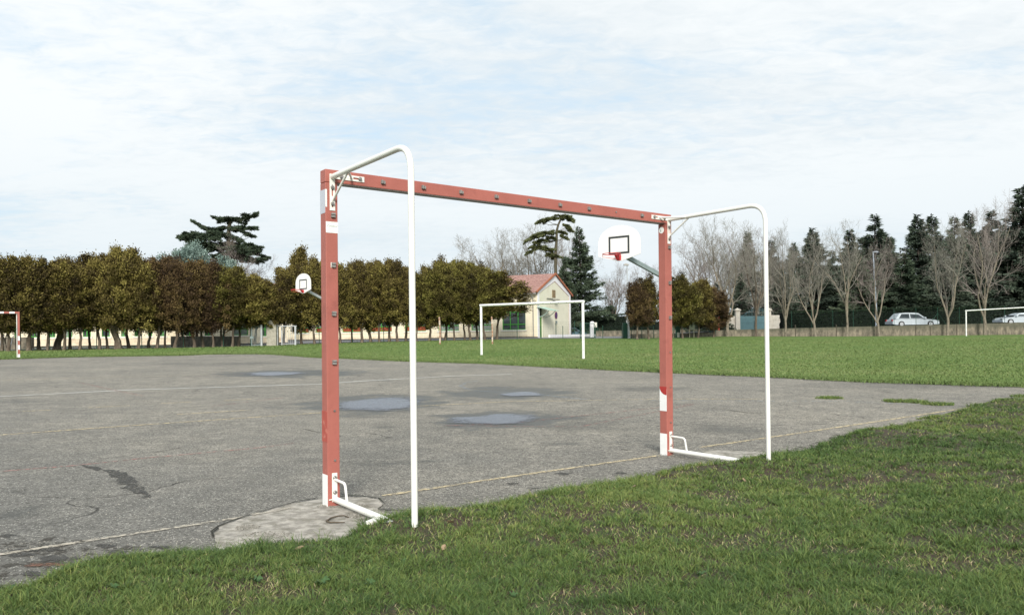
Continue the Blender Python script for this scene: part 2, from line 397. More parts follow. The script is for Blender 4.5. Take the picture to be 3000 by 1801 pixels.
# the ground out to the horizon
gx = np.r_[-900, -500, -300, -200, -140, np.arange(-100, 101, 2.5), 140, 200, 300, 500, 900]
gy = np.r_[-300, -100, -50, np.arange(-25, 121, 2.5), 150, 200, 300, 500, 900, 1400]
X_, Y_ = np.meshgrid(gx, gy); Z_ = Tn(X_, Y_)-.06
nx = len(gx); ii = np.arange((len(gy)-1)*nx).reshape(len(gy)-1, nx)[:, :-1].ravel()
go_ = np_mesh('ground', np.c_[X_.ravel(), Y_.ravel(), Z_.ravel()], np.c_[ii, ii+1, ii+1+nx, ii+nx], M['field']); tag(go_, kind='structure')

FAR_PX = [(-700,1080),(-300,1066),(0,1053),(200,1046.6),(420,1043),(520,1042),(618,1038),(753,1037),(820,1039),(938,1048),(992,1049),(1089,1053.6),(1196,1058.5),(1420,1065),(1489,1068.7),(1650,1077),(1800,1084),(1972,1092),(2270,1105),(2540,1119),(3000,1133),(3500,1150),(4300,1170)]
FAR = [G(x, y) for x, y in FAR_PX]
NEAR_PX = [(-900,2150),(-450,1900),(0,1718),(81,1707),(189,1656),(300,1628),(432,1612),(648,1599),(745,1567),(836,1561),(998,1556),(1062,1514),(1130,1502),(1224,1486),(1332,1488),(1440,1470),(1601,1432),(1898,1380),(1990,1356),(2110,1350),(2190,1338),(2245,1324),(2366,1305),(2488,1262),(2670,1228),(2791,1201),(2912,1167),(3000,1159),(3300,1150),(4000,1140)]
NEAR = [G(x, y, .05) for x, y in NEAR_PX]
fu = lambda pts: np.array([uv_of(p.x, p.y) for p in pts])
NUV = fu(NEAR); _o = np.argsort(NUV[:, 0]); NUV = NUV[_o]
def near_v(u): return np.interp(u, NUV[:, 0], NUV[:, 1])

# asphalt
def ell(x0, x1, y0, y1):
    """ellipse on the ground seen in a pixel box -> (cx, cy, rx, ry)"""
    a = G((x0+x1)/2, y0); b = G((x0+x1)/2, y1); c = G(x0, (y0+y1)/2); d = G(x1, (y0+y1)/2)
    return ((a.x+b.x)/2, (a.y+b.y)/2, abs(d.x-c.x)/2, abs(a.y-b.y)/2)
PUD = [ell(950, 1270, 1165, 1205), ell(1300, 1605, 1213, 1246), ell(1450, 1610, 1148, 1162), ell(700, 910, 1089, 1101)]
STAIN = [ell(865, 1330, 1154, 1215), ell(1225, 1700, 1202, 1258), ell(1270, 1700, 1134, 1172), ell(630, 1080, 1082, 1107),
         ell(1560, 1850, 1225, 1272), ell(2010, 2260, 1237, 1283), ell(1740, 2050, 1130, 1148), ell(560, 900, 1060, 1068), ell(430, 620, 1063, 1069), ell(0, 130, 1470, 1530),
         ell(2300, 3200, 1112, 1146), ell(860, 1000, 1150, 1160)]
def asphalt_mat():
    mt = bpy.data.materials.new('worn_asphalt'); mt.use_nodes = True; t = mt.node_tree; b = t.nodes['Principled BSDF']
    co = N(t, 'ShaderNodeTexCoord').outputs['Object']
    big = noise(t, co, .35, 6, .62, .3); mid = noise(t, co, 2.4, 6, .65); fin = noise(t, co, 48, 6, .82)
    vo = N(t, 'ShaderNodeTexVoronoi'); t.links.new(co, vo.inputs['Vector']); vo.inputs['Scale'].default_value = 78
    vo2 = N(t, 'ShaderNodeTexVoronoi'); t.links.new(co, vo2.inputs['Vector']); vo2.inputs['Scale'].default_value = 28
    c = ramp(t, big, [(.30, (.31, .287, .24)), (.5, (.41, .375, .308)), (.70, (.50, .452, .362))])
    # broad change of tone: greyer and darker to the near left
    sp = N(t, 'ShaderNodeSeparateXYZ'); t.links.new(co, sp.inputs[0])
    gl = maprange(t, math_n(t, 'MULTIPLY_ADD', sp.outputs[0], .6, math_n(t, 'MULTIPLY_ADD', big, 9, sp.outputs[1])), 4.5, 15)
    c = mixc(t, gl, mixc(t, .66, c, (.185, .19, .182)), c)
    c = mixc(t, maprange(t, mid, .35, .7, .42, 0), c, (.12, .118, .108))
    gr = noise(t, co, 9, 6, .8); c = mixc(t, maprange(t, gr, .42, .62, .38, 0), c, (.10, .096, .084)); c = mixc(t, maprange(t, gr, .55, .70, 0, .35), c, (.50, .46, .38))
    # aggregate: dark gaps and light stones
    c = mixc(t, maprange(t, fin, .40, .56, .9, 0), c, (.060, .056, .048))
    sepc = N(t, 'ShaderNodeSeparateColor'); t.links.new(vo.outputs['Color'], sepc.inputs[0])
    st = math_n(t, 'MULTIPLY', maprange(t, sepc.outputs[0], .66, .74), maprange(t, vo.outputs['Distance'], .35, .22))
    c = mixc(t, math_n(t, 'MULTIPLY', st, .85), c, (.64, .61, .53))
    sepc2 = N(t, 'ShaderNodeSeparateColor'); t.links.new(vo2.outputs['Color'], sepc2.inputs[0])
    st2 = math_n(t, 'MULTIPLY', maprange(t, sepc2.outputs[0], .86, .90), maprange(t, vo2.outputs['Distance'], .22, .13))
    c = mixc(t, math_n(t, 'MULTIPLY', st2, .55), c, (.66, .64, .58))
    # wet stains
    wob = noise(t, co, 1.3, 6, .65)
    wet = None
    for si, (x, y, rx, ry) in enumerate(STAIN):
        mp = mapping(t, co, loc=(x, y, 0), scale=(max(rx, .05), max(ry, .05), 1e3), typ='TEXTURE')
        ln = N(t, 'ShaderNodeVectorMath', operation='LENGTH'); t.links.new(mp, ln.inputs[0])
        d = math_n(t, 'ADD', ln.outputs['Value'], math_n(t, 'MULTIPLY_ADD', wob, 2.2, math_n(t, 'MULTIPLY_ADD', fin, .7, -1.45)))
        k = maprange(t, d, 1.10, .66) if si < 4 else maprange(t, d, 1.15, .25, 0, .5)
        wet = k if wet is None else math_n(t, 'MAXIMUM', wet, k)
    edge = maprange(t, noise(t, mapping(t, co, scale=(.5, 1.2, 1)), .9, 6, .7), .60, .66, 0, .55)
    wet = math_n(t, 'MAXIMUM', wet, edge)
    c = mixc(t, wet, c, mixc(t, .80, c, (.035, .036, .028), 'MIX'))
    # thin cracks
    vc = N(t, 'ShaderNodeTexVoronoi', feature='DISTANCE_TO_EDGE'); vc.inputs['Scale'].default_value = .42
    wv = N(t, 'ShaderNodeVectorMath', operation='ADD'); t.links.new(co, wv.inputs[0])
    nn = N(t, 'ShaderNodeTexNoise'); t.links.new(co, nn.inputs['Vector']); nn.inputs['Scale'].default_value = 1.1; nn.inputs['Detail'].default_value = 8
    sc_ = N(t, 'ShaderNodeVectorMath', operation='SCALE'); t.links.new(nn.outputs['Color'], sc_.inputs[0]); sc_.inputs['Scale'].default_value = 1.2
    t.links.new(sc_.outputs[0], wv.inputs[1]); t.links.new(wv.outputs[0], vc.inputs['Vector'])
    cr_ = math_n(t, 'MULTIPLY', maprange(t, vc.outputs['Distance'], .006, .002), maprange(t, noise(t, co, .5, 3, .5), .50, .60))
    c = mixc(t, math_n(t, 'MULTIPLY', cr_, .8), c, (.035, .033, .028))
    t.links.new(c, b.inputs['Base Color'])
    t.links.new(maprange(t, wet, 0, 1, .92, .42), b.inputs['Roughness']); b.inputs['Specular IOR Level'].default_value = .3
    bp = N(t, 'ShaderNodeBump'); bp.inputs['Strength'].default_value = .75; bp.inputs['Distance'].default_value = .006
    h = math_n(t, 'MULTIPLY_ADD', fin, 1.0, math_n(t, 'MULTIPLY', cr_, -2))
    t.links.new(h, bp.inputs['Height']); t.links.new(bp.outputs[0], b.inputs['Normal'])
    return mt
M['asphalt'] = asphalt_mat()
def off(pts, d):        # push an edge outwards so that the grass sheet laps over it
    return [(p.x+d[0], p.y+d[1]) for p in pts]
far_l = [(p.x, p.y+.5) for p in FAR]; near_l = [(p.x+Vv.x*.45, p.y+Vv.y*.45) for p in NEAR]
sheet('asphalt', far_l+near_l[::-1], 0.0, M['asphalt'], 1.0)

# far field sheet, a little higher, with a ragged edge
def ragged(pts, amp, step, seed):
    rg = np.random.default_rng(seed); out = []
    for a, b in zip(pts[:-1], pts[1:]):
        L = ((b[0]-a[0])**2+(b[1]-a[1])**2)**.5; n = max(1, int(L/step))
        nxn, nyn = -(b[1]-a[1])/max(L, 1e-6), (b[0]-a[0])/max(L, 1e-6)
        for k in range(n):
            t = k/n; j = rg.normal()*amp*(0 if k == 0 else 1); out.append((a[0]+(b[0]-a[0])*t+nxn*j, a[1]+(b[1]-a[1])*t+nyn*j))
    return out+[pts[-1]]
fe = ragged([(p.x, p.y) for p in FAR], .07, .45, 3)
sheet('grass_field', fe+[(95, 30), (95, 76), (30, 76.6), (14, 76.6), (12, 79), (-10, 79), (-45, 64), (-75, 45)], .025, M['field'], 2.0)

# near verge: a low bank of earth
def mound(x, y):
    u, v = uv_of(x, y); d = v-near_v(u)
    s = np.clip((d+.10)/.32, 0, 1); s = s*s*(3-2*s)
    n = .018*np.sin(x*2.3+1.1*np.sin(y*1.7))+.014*np.sin(y*3.1+x*.9)
    hump = .06*np.exp(-(((x-(-.43))/.38)**2+((y-3.86)/.42)**2))+.045*np.exp(-(((x-2.05)/.45)**2+((y-5.66)/.45)**2))
    return s*(.045+n+hump)-.006*(1-s)
ve = ragged([(p.x, p.y) for p in NEAR], .025, .12, 5)
sheet('grass_verge', ve+[(14, 2), (12, -3), (-6, -3), (-6, 1)], .004, M['soil'], .2, zf=mound)

# concrete footing at the near post (pixel outline), with a chipped edge
pad_px = [(625,1570),(640,1547),(700,1523),(790,1496),(870,1474),(935,1464),(1010,1457),(1075,1458),(1108,1464),(1122,1478),(1105,1492),(1118,1500),(1150,1508),(1180,1515),(1130,1560),(1000,1590),(800,1620),(640,1625)]
padp = [(G(x, y).x, G(x, y).y) for x, y in pad_px]
M['pad'] = mat('old_concrete', (.40, .37, .32), .92, .35, 16, .9, 90, dirt=(.20, .185, .145), dscale=9, dlo=.46, dhi=.66)
sheet('concrete_footing', ragged(padp+[padp[0]], .008, .05, 9)[:-1], .006, M['pad'], .25)
pad2 = [(G(x, y).x, G(x, y).y) for x, y in [(2060,1322),(2120,1319),(2180,1323),(2245,1326),(2255,1345),(2150,1350),(2060,1340)]]
sheet('concrete_footing', ragged(pad2+[pad2[0]], .008, .05, 4)[:-1], .006, M['pad'], .25)
# dark joint round the footing
def strip(name, pts, wd, z, mt, kind='structure', seed=1, jit=.0):
    """ribbon on the terrain; pts world xy"""
    rg = np.random.default_rng(seed); V = []; Fc = []
    dn = []
    for a, b in zip(pts[:-1], pts[1:]):
        L = math.dist(a, b); n = max(1, int(L/.25))
        dn += [(a[0]+(b[0]-a[0])*k/n, a[1]+(b[1]-a[1])*k/n) for k in range(n)]
    dn.append(pts[-1])
    for i, p in enumerate(dn):
        a = dn[max(0, i-1)]; b = dn[min(len(dn)-1, i+1)]; L = max(math.dist(a, b), 1e-6)
        nx_, ny_ = -(b[1]-a[1])/L, (b[0]-a[0])/L; w2 = wd/2*(1+rg.normal()*jit)
        for s in (-1, 1):
            x, y = p[0]+nx_*w2*s, p[1]+ny_*w2*s; V.append((x, y, T(x, y)+z))
    Fc = [(2*i, 2*i+1, 2*i+3, 2*i+2) for i in range(len(dn)-1)]
    o = np_mesh(name, np.array(V), np.array(Fc), mt)
    if kind: o['kind'] = kind
    return o
def gx_(*px): return [(G(x, y).x, G(x, y).y) for x, y in px]
M['crack'] = mat('dark_crack', (.03, .028, .02), .95, .3, 20, dirt=(.05, .07, .02), dscale=6)
def worn(name, col, lo, hi, sc=22):
    mt = bpy.data.materials.new(name); mt.use_nodes = True; t = mt.node_tree; b = t.nodes['Principled BSDF']
    co = N(t, 'ShaderNodeTexCoord').outputs['Object']
    n = noise(t, co, sc, 5, .75); n2 = noise(t, co, 1.1, 4, .6)
    a = math_n(t, 'MULTIPLY', maprange(t, n, lo, hi), maprange(t, n2, .25, .5, .35, 1))
    b.inputs['Base Color'].default_value = (*col, 1); b.inputs['Roughness'].default_value = .85
    t.links.new(a, b.inputs['Alpha']); return mt
M['edgedirt'] = worn('edge_dirt', (.055, .048, .036), .48, .62, 9)
M['dustred'] = worn('reddish_dirt', (.17, .085, .055), .42, .6, 30)
M['ly'] = worn('worn_yellow_line', (.62, .51, .31), .38, .60)
M['lw'] = worn('worn_white_line', (.76, .76, .72), .28, .46)
M['lr'] = worn('worn_red_line', (.42, .20, .17), .42, .66)
M['lb'] = worn('worn_blue_line', (.33, .42, .50), .46, .68)
M['lcream'] = worn('worn_cream_line', (.50, .45, .36), .38, .60)
def line(px, wd, mt, z=.005, seed=1): return strip('court_line', gx_(*px), wd, z, mt, seed=seed, jit=.08)
line([(-300,1668),(0,1625),(340,1572),(690,1519),(720,1514)], .042, M['lcream'])
line([(735,1512),(860,1490)], .04, M['lcream'], .012)
line([(1122,1453),(1500,1396),(1930,1335)], .045, M['ly'])
line([(2051,1311),(2306,1274),(2791,1201),(3100,1160)], .05, M['ly'])
line([(-200,1172),(0,1161.5),(385,1142),(940,1125),(1046,1117),(1335,1101),(1500,1096)], .07, M['lw'])
line([(-200,1293),(0,1274.5),(340,1250),(940,1209)], .06, M['ly'])
line([(1215,1190),(1500,1176),(1966,1169),(2230,1169)], .05, M['ly'])
line([(1700,1171),(2480,1176),(2730,1187)], .045, M['lb'])
line([(519,1214),(735,1201)], .05, M['ly']); line([(470,1182),(560,1177)], .05, M['ly']); line([(655,1174),(738,1169)], .05, M['ly'])
line([(45,1206),(150,1201)], .05, M['ly']); line([(258,1194),(380,1188)], .05, M['ly'])
line([(0,1113),(350,1105),(610,1098)], .05, M['ly']); line([(540,1105),(820,1090)], .045, M['lr'])
line([(-60,1386),(200,1366),(450,1340),(760,1312),(860,1298)], .04, M['lr']); line([(1310,1247),(1500,1240),(1700,1218),(1950,1192),(2030,1184)], .04, M['lr'])
line([(230,1120),(330,1142),(420,1160)], .04, M['lr']); line([(620,1190),(830,1165)], .04, M['lr'])
line([(1352,1128),(1350,1131),(1360,1136),(1378,1141),(1400,1145),(1440,1148),(1500,1151),(1600,1158),(1720,1171)], .07, M['lb'])
line([(1352,1128),(1365,1121),(1400,1115)], .06, M['lb'])
line([(2035,1184),(1700,1250),(1300,1247)], .03, M['lr'])
for i, px in enumerate([[(625,1575),(620,1560),(640,1545),(700,1521),(790,1494),(870,1472),(930,1462)], [(1000,1452),(1060,1456),(1110,1462),(1126,1478)],
        [(893,1257),(930,1266),(1000,1277)], [(1820,1316),(1870,1321),(1935,1315)], [(2080,1194),(2200,1210),(2330,1218),(2460,1232)],
        [(2235,1290),(2300,1292),(2350,1297)], [(1460,1108),(1560,1113)], [(1030,1489),(1130,1494),(1250,1496)], [(2000,1117),(2300,1129),(2560,1143),(2900,1148)],
        [(1690,1100),(1900,1112)],[(240,1362),(320,1342),(420,1330),(530,1312)]]):
    strip('asphalt_crack', gx_(*px), (.012 if i < 2 else .010), .0105 if i < 2 else .0045, M['crack'], seed=i, jit=.6)
# rough patches: broken gravelly asphalt
M['patch'] = worn('broken_asphalt', (.06, .057, .05), .40, .56, 34)
def blob(name, px, z, mt, seed, amp=.02, step=.06):
    pp = gx_(*px); return sheet(name, ragged(pp+[pp[0]], amp, step, seed)[:-1], z, mt, .5)
blob('asphalt_patch', [(300,1376),(350,1378),(385,1395),(430,1440),(445,1455),(425,1461),(390,1445),(350,1412),(318,1392)], .004, M['patch'], 1)
blob('asphalt_patch', [(232,1360),(270,1366),(300,1374),(285,1379),(240,1366)], .004, M['patch'], 2, .01)
for i, (x, y, w2, h2) in enumerate([(110,1610,70,8),(60,1625,40,7),(165,1637,60,10),(310,1600,30,5),(345,1618,32,5),(470,1603,30,4),(95,1680,30,9),(130,1655,60,6),(20,1570,30,5),(1500,1417,18,3),(1650,1388,25,3),(1720,1420,20,3),(1820,1386,18,3),(1560,1430,18,2.5),(400,1611,18,3),(210,1670,22,5)]):
    px = [(x+w2*math.cos(a)*(1+.3*math.sin(3*a+i)), y+h2*math.sin(a)*(1+.3*math.cos(2*a+i))) for a in np.linspace(0, 2*math.pi, 14)[:-1]]
    blob('asphalt_patch', px, .004, M['patch'] if i != 7 else M['dustred'], i+10, .012, .04)
strip('dirt_strip', [(p.x, p.y-.12) for p in FAR], .42, .0045, M['edgedirt'], seed=4, jit=.5)
strip('dirt_strip', [(p.x-Vv.x*.02, p.y-Vv.y*.02) for p in NEAR], .16, .0048, M['edgedirt'], seed=6, jit=.7)
blob('asphalt_patch', [(-60,1580),(60,1575),(200,1578),(330,1590),(470,1598),(560,1604),(430,1622),(300,1640),(190,1668),(80,1712),(-60,1740)], .003, M['edgedirt'], 55, .03, .1)
# puddles
def water_mat():
    mt = bpy.data.materials.new('puddle_water'); mt.use_nodes = True; t = mt.node_tree; b = t.nodes['Principled BSDF']
    co = N(t, 'ShaderNodeTexCoord').outputs['Object']
    n = noise(t, co, 55, 5, .8)
    c = mixc(t, maprange(t, n, .36, .62), (.10, .115, .14), (.36, .39, .45))  # sky reflection painted into the base colour as pale blue, broken by grain
    t.links.new(c, b.inputs['Base Color']); b.inputs['Roughness'].default_value = .34; b.inputs['IOR'].default_value = 1.33
    b.inputs['Specular IOR Level'].default_value = .9
    at = N(t, 'ShaderNodeAttribute', attribute_name='tint')
    a = math_n(t, 'MULTIPLY', maprange(t, math_n(t, 'ADD', at.outputs['Fac'], math_n(t, 'MULTIPLY_ADD', noise(t, co, 3.2, 7, .75), 1.1, -.55)), 0.0, .42), .88)
    t.links.new(a, b.inputs['Alpha'])
    bp = N(t, 'ShaderNodeBump'); bp.inputs['Strength'].default_value = .8; bp.inputs['Distance'].default_value = .03
    t.links.new(noise(t, co, 110, 3, .7), bp.inputs['Height']); t.links.new(bp.outputs[0], b.inputs['Normal'])
    return mt
M['water'] = water_mat()
for i, (x, y, rx, ry) in enumerate(PUD):
    n = 48; rg = np.random.default_rng(i+40); ph = rg.uniform(0, 6.3, 4)
    ang = np.linspace(0, 2*math.pi, n, endpoint=False)
    rr = 1+.10*np.sin(2*ang+ph[0])+.07*np.sin(3*ang+ph[1])+.04*np.sin(5*ang+ph[2])
    V = [(x, y)]; A = [1.0]
    for k in range(1, 7):
        s = k/6; V += [(x+rx*s*r*math.cos(a), y+ry*s*r*math.sin(a)) for a, r in zip(ang, rr)]; A += [1-s]*n
    V = np.array(V); Z = Tn(V[:, 0], V[:, 1])+.008; tris = []
    for k in range(n): tris.append((0, 1+k, 1+(k+1) % n))
    for q in range(5):
        b0 = 1+q*n; b1 = b0+n
        for k in range(n): tris += [(b0+k, b1+k, b1+(k+1) % n), (b0+k, b1+(k+1) % n, b0+(k+1) % n)]
    o = np_mesh('puddle', np.c_[V, Z], np.array(tris), M['water'], np.array(A)); o['kind'] = 'structure'
# weed tufts growing through the asphalt edge get blades below
# ------------------------------------------------------------------ blades
def vnoise(x, y, s, seed):
    rg = np.random.default_rng(seed); g = rg.random((64, 64)); fx = x/s; fy = y/s
    ix = np.floor(fx).astype(int); iy = np.floor(fy).astype(int); tx = fx-ix; ty = fy-iy
    tx = tx*tx*(3-2*tx); ty = ty*ty*(3-2*ty); a = lambda i, j: g[i % 64, j % 64]
    return (a(ix, iy)*(1-tx)+a(ix+1, iy)*tx)*(1-ty)+(a(ix, iy+1)*(1-tx)+a(ix+1, iy+1)*tx)*ty
def blades(x, y, z, h, wd, lean, tint, rg, az=None):
    n = len(x); az = rg.uniform(0, 2*math.pi, n) if az is None else az; fa = rg.uniform(0, 2*math.pi, n)
    dx, dy = np.cos(az), np.sin(az); wx, wy = np.cos(fa)*wd/2, np.sin(fa)*wd/2
    P0 = np.c_[x, y, z]; L = []
    for t, ww in ((0, 1), (.5, .8), (1, 0)):
        off_ = lean*h*(t**1.7); cz = h*t*(1-.25*lean*t)
        c = P0+np.c_[dx*off_, dy*off_, cz]
        if ww: L += [c-np.c_[wx*ww, wy*ww, wx*0], c+np.c_[wx*ww, wy*ww, wx*0]]
        else: L += [c]
    V = np.stack(L, 1).reshape(-1, 3); b = np.arange(n)*5
    tri = np.stack([np.c_[b, b+1, b+3], np.c_[b, b+3, b+2], np.c_[b+2, b+3, b+4]], 1).reshape(-1, 3)
    return V, tri, np.repeat(tint, 5)
rg = np.random.default_rng(11)
def sample_verge(n):
    d = 2.45*np.exp(rg.uniform(0, math.log(17/2.45), n)); s = rg.uniform(-.74, .76, n); x = s*d*1.02; y = d
    u, v = uv_of(x, y); dd = v-near_v(u)
    return x, y, dd, d
def edge_jit(x, y): return (vnoise(x+20, y+20, .13, 5)-.5)*.16+(vnoise(x+20, y+20, .5, 6)-.5)*.10
def bare_n(x, y): return vnoise(x+50, y+50, .14, 3)*.55+vnoise(x+50, y+50, .42, 4)*.45
def tint_n(x, y): return .34*vnoise(x+9, y+9, 1.3, 8)+.16*vnoise(x+9, y+9, .3, 7)
# short turf everywhere
x, y, dd, d = sample_verge(400000); bare = bare_n(x, y)
keep = (dd > edge_jit(x, y)-.02) & (rg.random(len(x)) < np.clip((.64-bare)*5, .45, 1)); x, y, dd, d, bare = (a_[keep] for a_ in (x, y, dd, d, bare))
n = len(x); h = rg.uniform(.010, .028, n); wdt = np.clip(.0014*d**.75, .0026, .010)*rg.uniform(.7, 1.5, n)
tint = np.clip(.10+tint_n(x, y)+rg.normal(0, .15, n), 0, .76); dry = rg.random(n) < .03+.9*np.clip(bare-.58, 0, 1); tint[dry] = rg.uniform(.74, .98, dry.sum())
A1 = blades(x, y, Tn(x, y)+.004+mound(x, y), h, wdt, rg.uniform(.4, 1.8, n), tint, rg)
# tufts whose blades lean outwards
x, y, dd, d = sample_verge(27000); bare = bare_n(x, y); keep = (dd > edge_jit(x, y)-.01) & (rg.random(len(x)) < np.clip((.70-bare)*6, .12, 1)+(dd < .12)*.6); x, y, dd, d = (a_[keep] for a_ in (x, y, dd, d))
k = rg.integers(8, 28, len(x)); R_ = rg.uniform(.010, .042, len(x))*(1+.9*(rg.random(len(x)) < .12)); hT = .014+.036*rg.random(len(x))**2.4+.26*R_; hT *= 1+.35*np.exp(-np.clip(dd, 0, 9)/.15)
tT = np.clip(.02+tint_n(x, y)+rg.normal(0, .10, len(x)), 0, .72)
I = np.repeat(np.arange(len(x)), k); n = len(I); an = rg.uniform(0, 6.3, n); rr_ = np.sqrt(rg.random(n)); bx_ = x[I]+np.cos(an)*rr_*R_[I]; by_ = y[I]+np.sin(an)*rr_*R_[I]
A2 = blades(bx_, by_, Tn(bx_, by_)+.003+mound(bx_, by_), hT[I]*rg.uniform(.6, 1.25, n), np.clip(.0012*d[I]**.75, .0023, .009)*rg.uniform(.7, 1.3, n), .15+1.1*rr_*rg.uniform(.6, 1.3, n), np.clip(tT[I]+rg.normal(0, .10, n)+.05*(rr_-.5), 0, .95), rg, an+rg.normal(0, .5, n))
V = np.r_[A1[0], A2[0]]; tri = np.r_[A1[1], A2[1]+len(A1[0])]
tag(np_mesh('verge_grass', V, tri, M['grass'], np.r_[A1[2], A2[2]]), kind='stuff')
# weeds in the corner of the asphalt
X = []; 
for (x0, x1, y0, y1) in ((2388, 2478, 1165, 1169), (2580, 2660, 1174, 1179), (2640, 2720, 1174, 1182), (2700, 2800, 1183, 1188), (2960, 3060, 1160, 1166)):
    e = ell(x0, x1, y0, y1); k = 520; a = rg.uniform(0, 6.3, k); r = np.sqrt(rg.random(k))*(.55+.6*vnoise(a*1.3+x0, a*0+5, .35, 12))
    X.append(np.c_[e[0]+e[2]*r*np.cos(a), e[1]+(e[3]+.05)*r*np.sin(a)])
X = np.concatenate(X); x, y = X.T
V, tri, tt = blades(x, y, Tn(x, y)+.002, rg.uniform(.02, .06, len(x)), np.full(len(x), .009), rg.uniform(.3, 1.2, len(x)), np.clip(rg.normal(.45, .15, len(x)), 0, 1), rg)
tag(np_mesh('weed_tufts', V, tri, M['grass'], tt), kind='stuff')
# far field: ragged fringe at the edge plus short blades over the nearer part of the field
fx = np.array([p.x for p in FAR]); fy = np.array([p.y for p in FAR])
def far_y(xx): return np.interp(xx, fx, fy)
n = 60000; fs = np.r_[0, np.cumsum(np.hypot(np.diff(fx), np.diff(fy)))]
s = rg.uniform(0, 1, n); s = fs[1]+(fs[-2]-fs[1])*s; x = np.interp(s, fs, fx); y = np.interp(s, fs, fy)
x = x+rg.normal(0, .12, n); y = y+rg.normal(.12, .22, n)
V1 = blades(x, y, Tn(x, y)+.01, rg.uniform(.03, .085, n), np.full(n, .018), rg.uniform(.2, 1.1, n), np.clip(rg.normal(.38, .22, n), 0, 1), rg)
n = 170000; d = 11*np.exp(rg.uniform(0, math.log(62/11), n)); x = rg.uniform(-.72, .74, n)*d; y = d
k = y > far_y(x)+.1; x, y, d = x[k], y[k], d[k]; n = len(x)
ti = np.clip(.15+.7*vnoise(x+99, y+99, 1.7, 21)*.6+.4*vnoise(x+99, y+99, 6, 22)+rg.normal(0, .1, n), 0, 1)
V2 = blades(x, y, Tn(x, y)+.02, rg.uniform(.02, .05, n), .0016*d, rg.uniform(.2, 1.1, n), ti, rg)
V = np.r_[V1[0], V2[0]]; tri = np.r_[V1[1], V2[1]+len(V1[0])]
tag(np_mesh('field_grass', V, tri, M['fieldgrass'], np.r_[V1[2], V2[2]]), kind='stuff')

# fallen leaves and weeds
def flat_leaf(name, X, Y, sz, mt, label, group, rz, up=.05):
    p = G(X, Y, up); mb = MB(); pts = []
    prof = [(0, 0), (.25, .22), (.55, .26), (.85, .12), (1, 0)]
    vs = [(a, -b, .02*math.sin(a*9)) for a, b in prof]+[(a, b, .05+.02*a) for a, b in prof[1:-1]][::-1]
    vs = [((a-.5)*sz, b*sz, c*sz+.01*sz) for a, b, c in vs]
    mb.add(vs, [tuple(range(len(vs)))]); mb.add([(v[0], v[1], v[2]-.0015) for v in vs], [tuple(reversed(range(len(vs))))])
    o = mb.build(name, mt); z_ = T(p.x, p.y)+float(mound(np.array([p.x]), np.array([p.y]))[0]) + .02
    o.location = (p.x, p.y, z_); o.rotation_euler = (.3, -.35, rz); return tag(o, label, 'leaf', group)
lf = [(875,1605,.05,'dry curled leaf on the grass just below the concrete footing'),(1300,1610,.045,'tan dry leaf on the grass below the foot of the tall white tube'),
      (1445,1500,.04,'small brown leaf on the verge between the two goal posts'),(1320,1556,.05,'pale leaf lying on the grass close to the foot of the near tube'),
      (1855,1435,.06,'brown leaf at the edge of the verge near the middle of the goal'),(2050,1345,.05,'leaf on the turf beside the far ground bar'),
      (2180,1400,.05,'dry leaf in the turf in front of the far white tube'),(246,1665,.045,'orange brown leaf on the left end of the verge'),(20,1707,.04,'small orange leaf on the asphalt at the far left corner')]
for i, (a, b, s_, lab) in enumerate(lf): flat_leaf('fallen_leaf', a, b, s_, M['leafdry'], lab, 'dry leaves lying on the verge', i*1.3)
def weed(X, Y, s_, lab, k, n=12):
    s_ *= .4
    p = G(X, Y, .05); z_ = T(p.x, p.y)+float(mound(np.array([p.x]), np.array([p.y]))[0])+.008
    mb = MB()
    for q in range(n):
        a = q*2.4+k; ln = s_*(.6+.4*((q*37 % 10)/10)); up = .35+.4*((q*17 % 10)/10)
        c, s2 = math.cos(a), math.sin(a); vs = []
        for t, ww in ((.05, .03), (.4, .14), (.75, .17), (.95, .08)):
            zc = ln*up*math.sin(t*2.2); 
            vs += [(c*ln*t+s2*ww*ln, s2*ln*t-c*ww*ln, zc), (c*ln*t-s2*ww*ln, s2*ln*t+c*ww*ln, zc+.004)]
        mb.add(vs, [(0,2,3,1),(2,4,5,3),(4,6,7,5)], True)
    o = mb.build('weed', M['weed']); o.location = (p.x, p.y, z_); return tag(o, lab, 'weed', 'leafy weeds in the verge')
for i, (a, b, s_, lab) in enumerate([(25,1730,.09,'broad leaved weed at the lower corner of the verge by the asphalt'),(330,1752,.08,'yellow green weed low on the verge below the cracked asphalt'),
      (1275,1520,.06,'upright weed right behind the foot of the near tube'),(940,1720,.10,'broad leaved weed clump low on the verge below the near post'),(1080,1715,.08,'weed with pointed leaves on the verge below the short ground bar'),
      (1500,1745,.07,'small weed near the bottom middle of the verge'),(2880,1475,.06,'dark weed far along the verge near the photo edge'),(750,1720,.09,'leafy weed left of the broad clump on the low verge'),(2050,1690,.07,'lone weed in the thick turf in front of the far post'),(1180,1640,.05,'tiny weed between the foot tube and the low clumps')]):
    weed(a, b, s_, lab, i)
# bent stick on the footing
pts = [G(x, y) for x, y in ((1022,1521),(1008,1518),(990,1517),(970,1525),(956,1532),(966,1538),(985,1536),(1010,1538))]
mb = MB(); mb.tube([(p.x, p.y, p.z+.013+.004*(i % 2)) for i, p in enumerate(pts)], [.003,.004,.0045,.005,.005,.005,.0045,.003], 6)
tag(mb.build('twig', M['brownstick']), 'bent dead twig on the concrete footing beside the near post', 'twig')

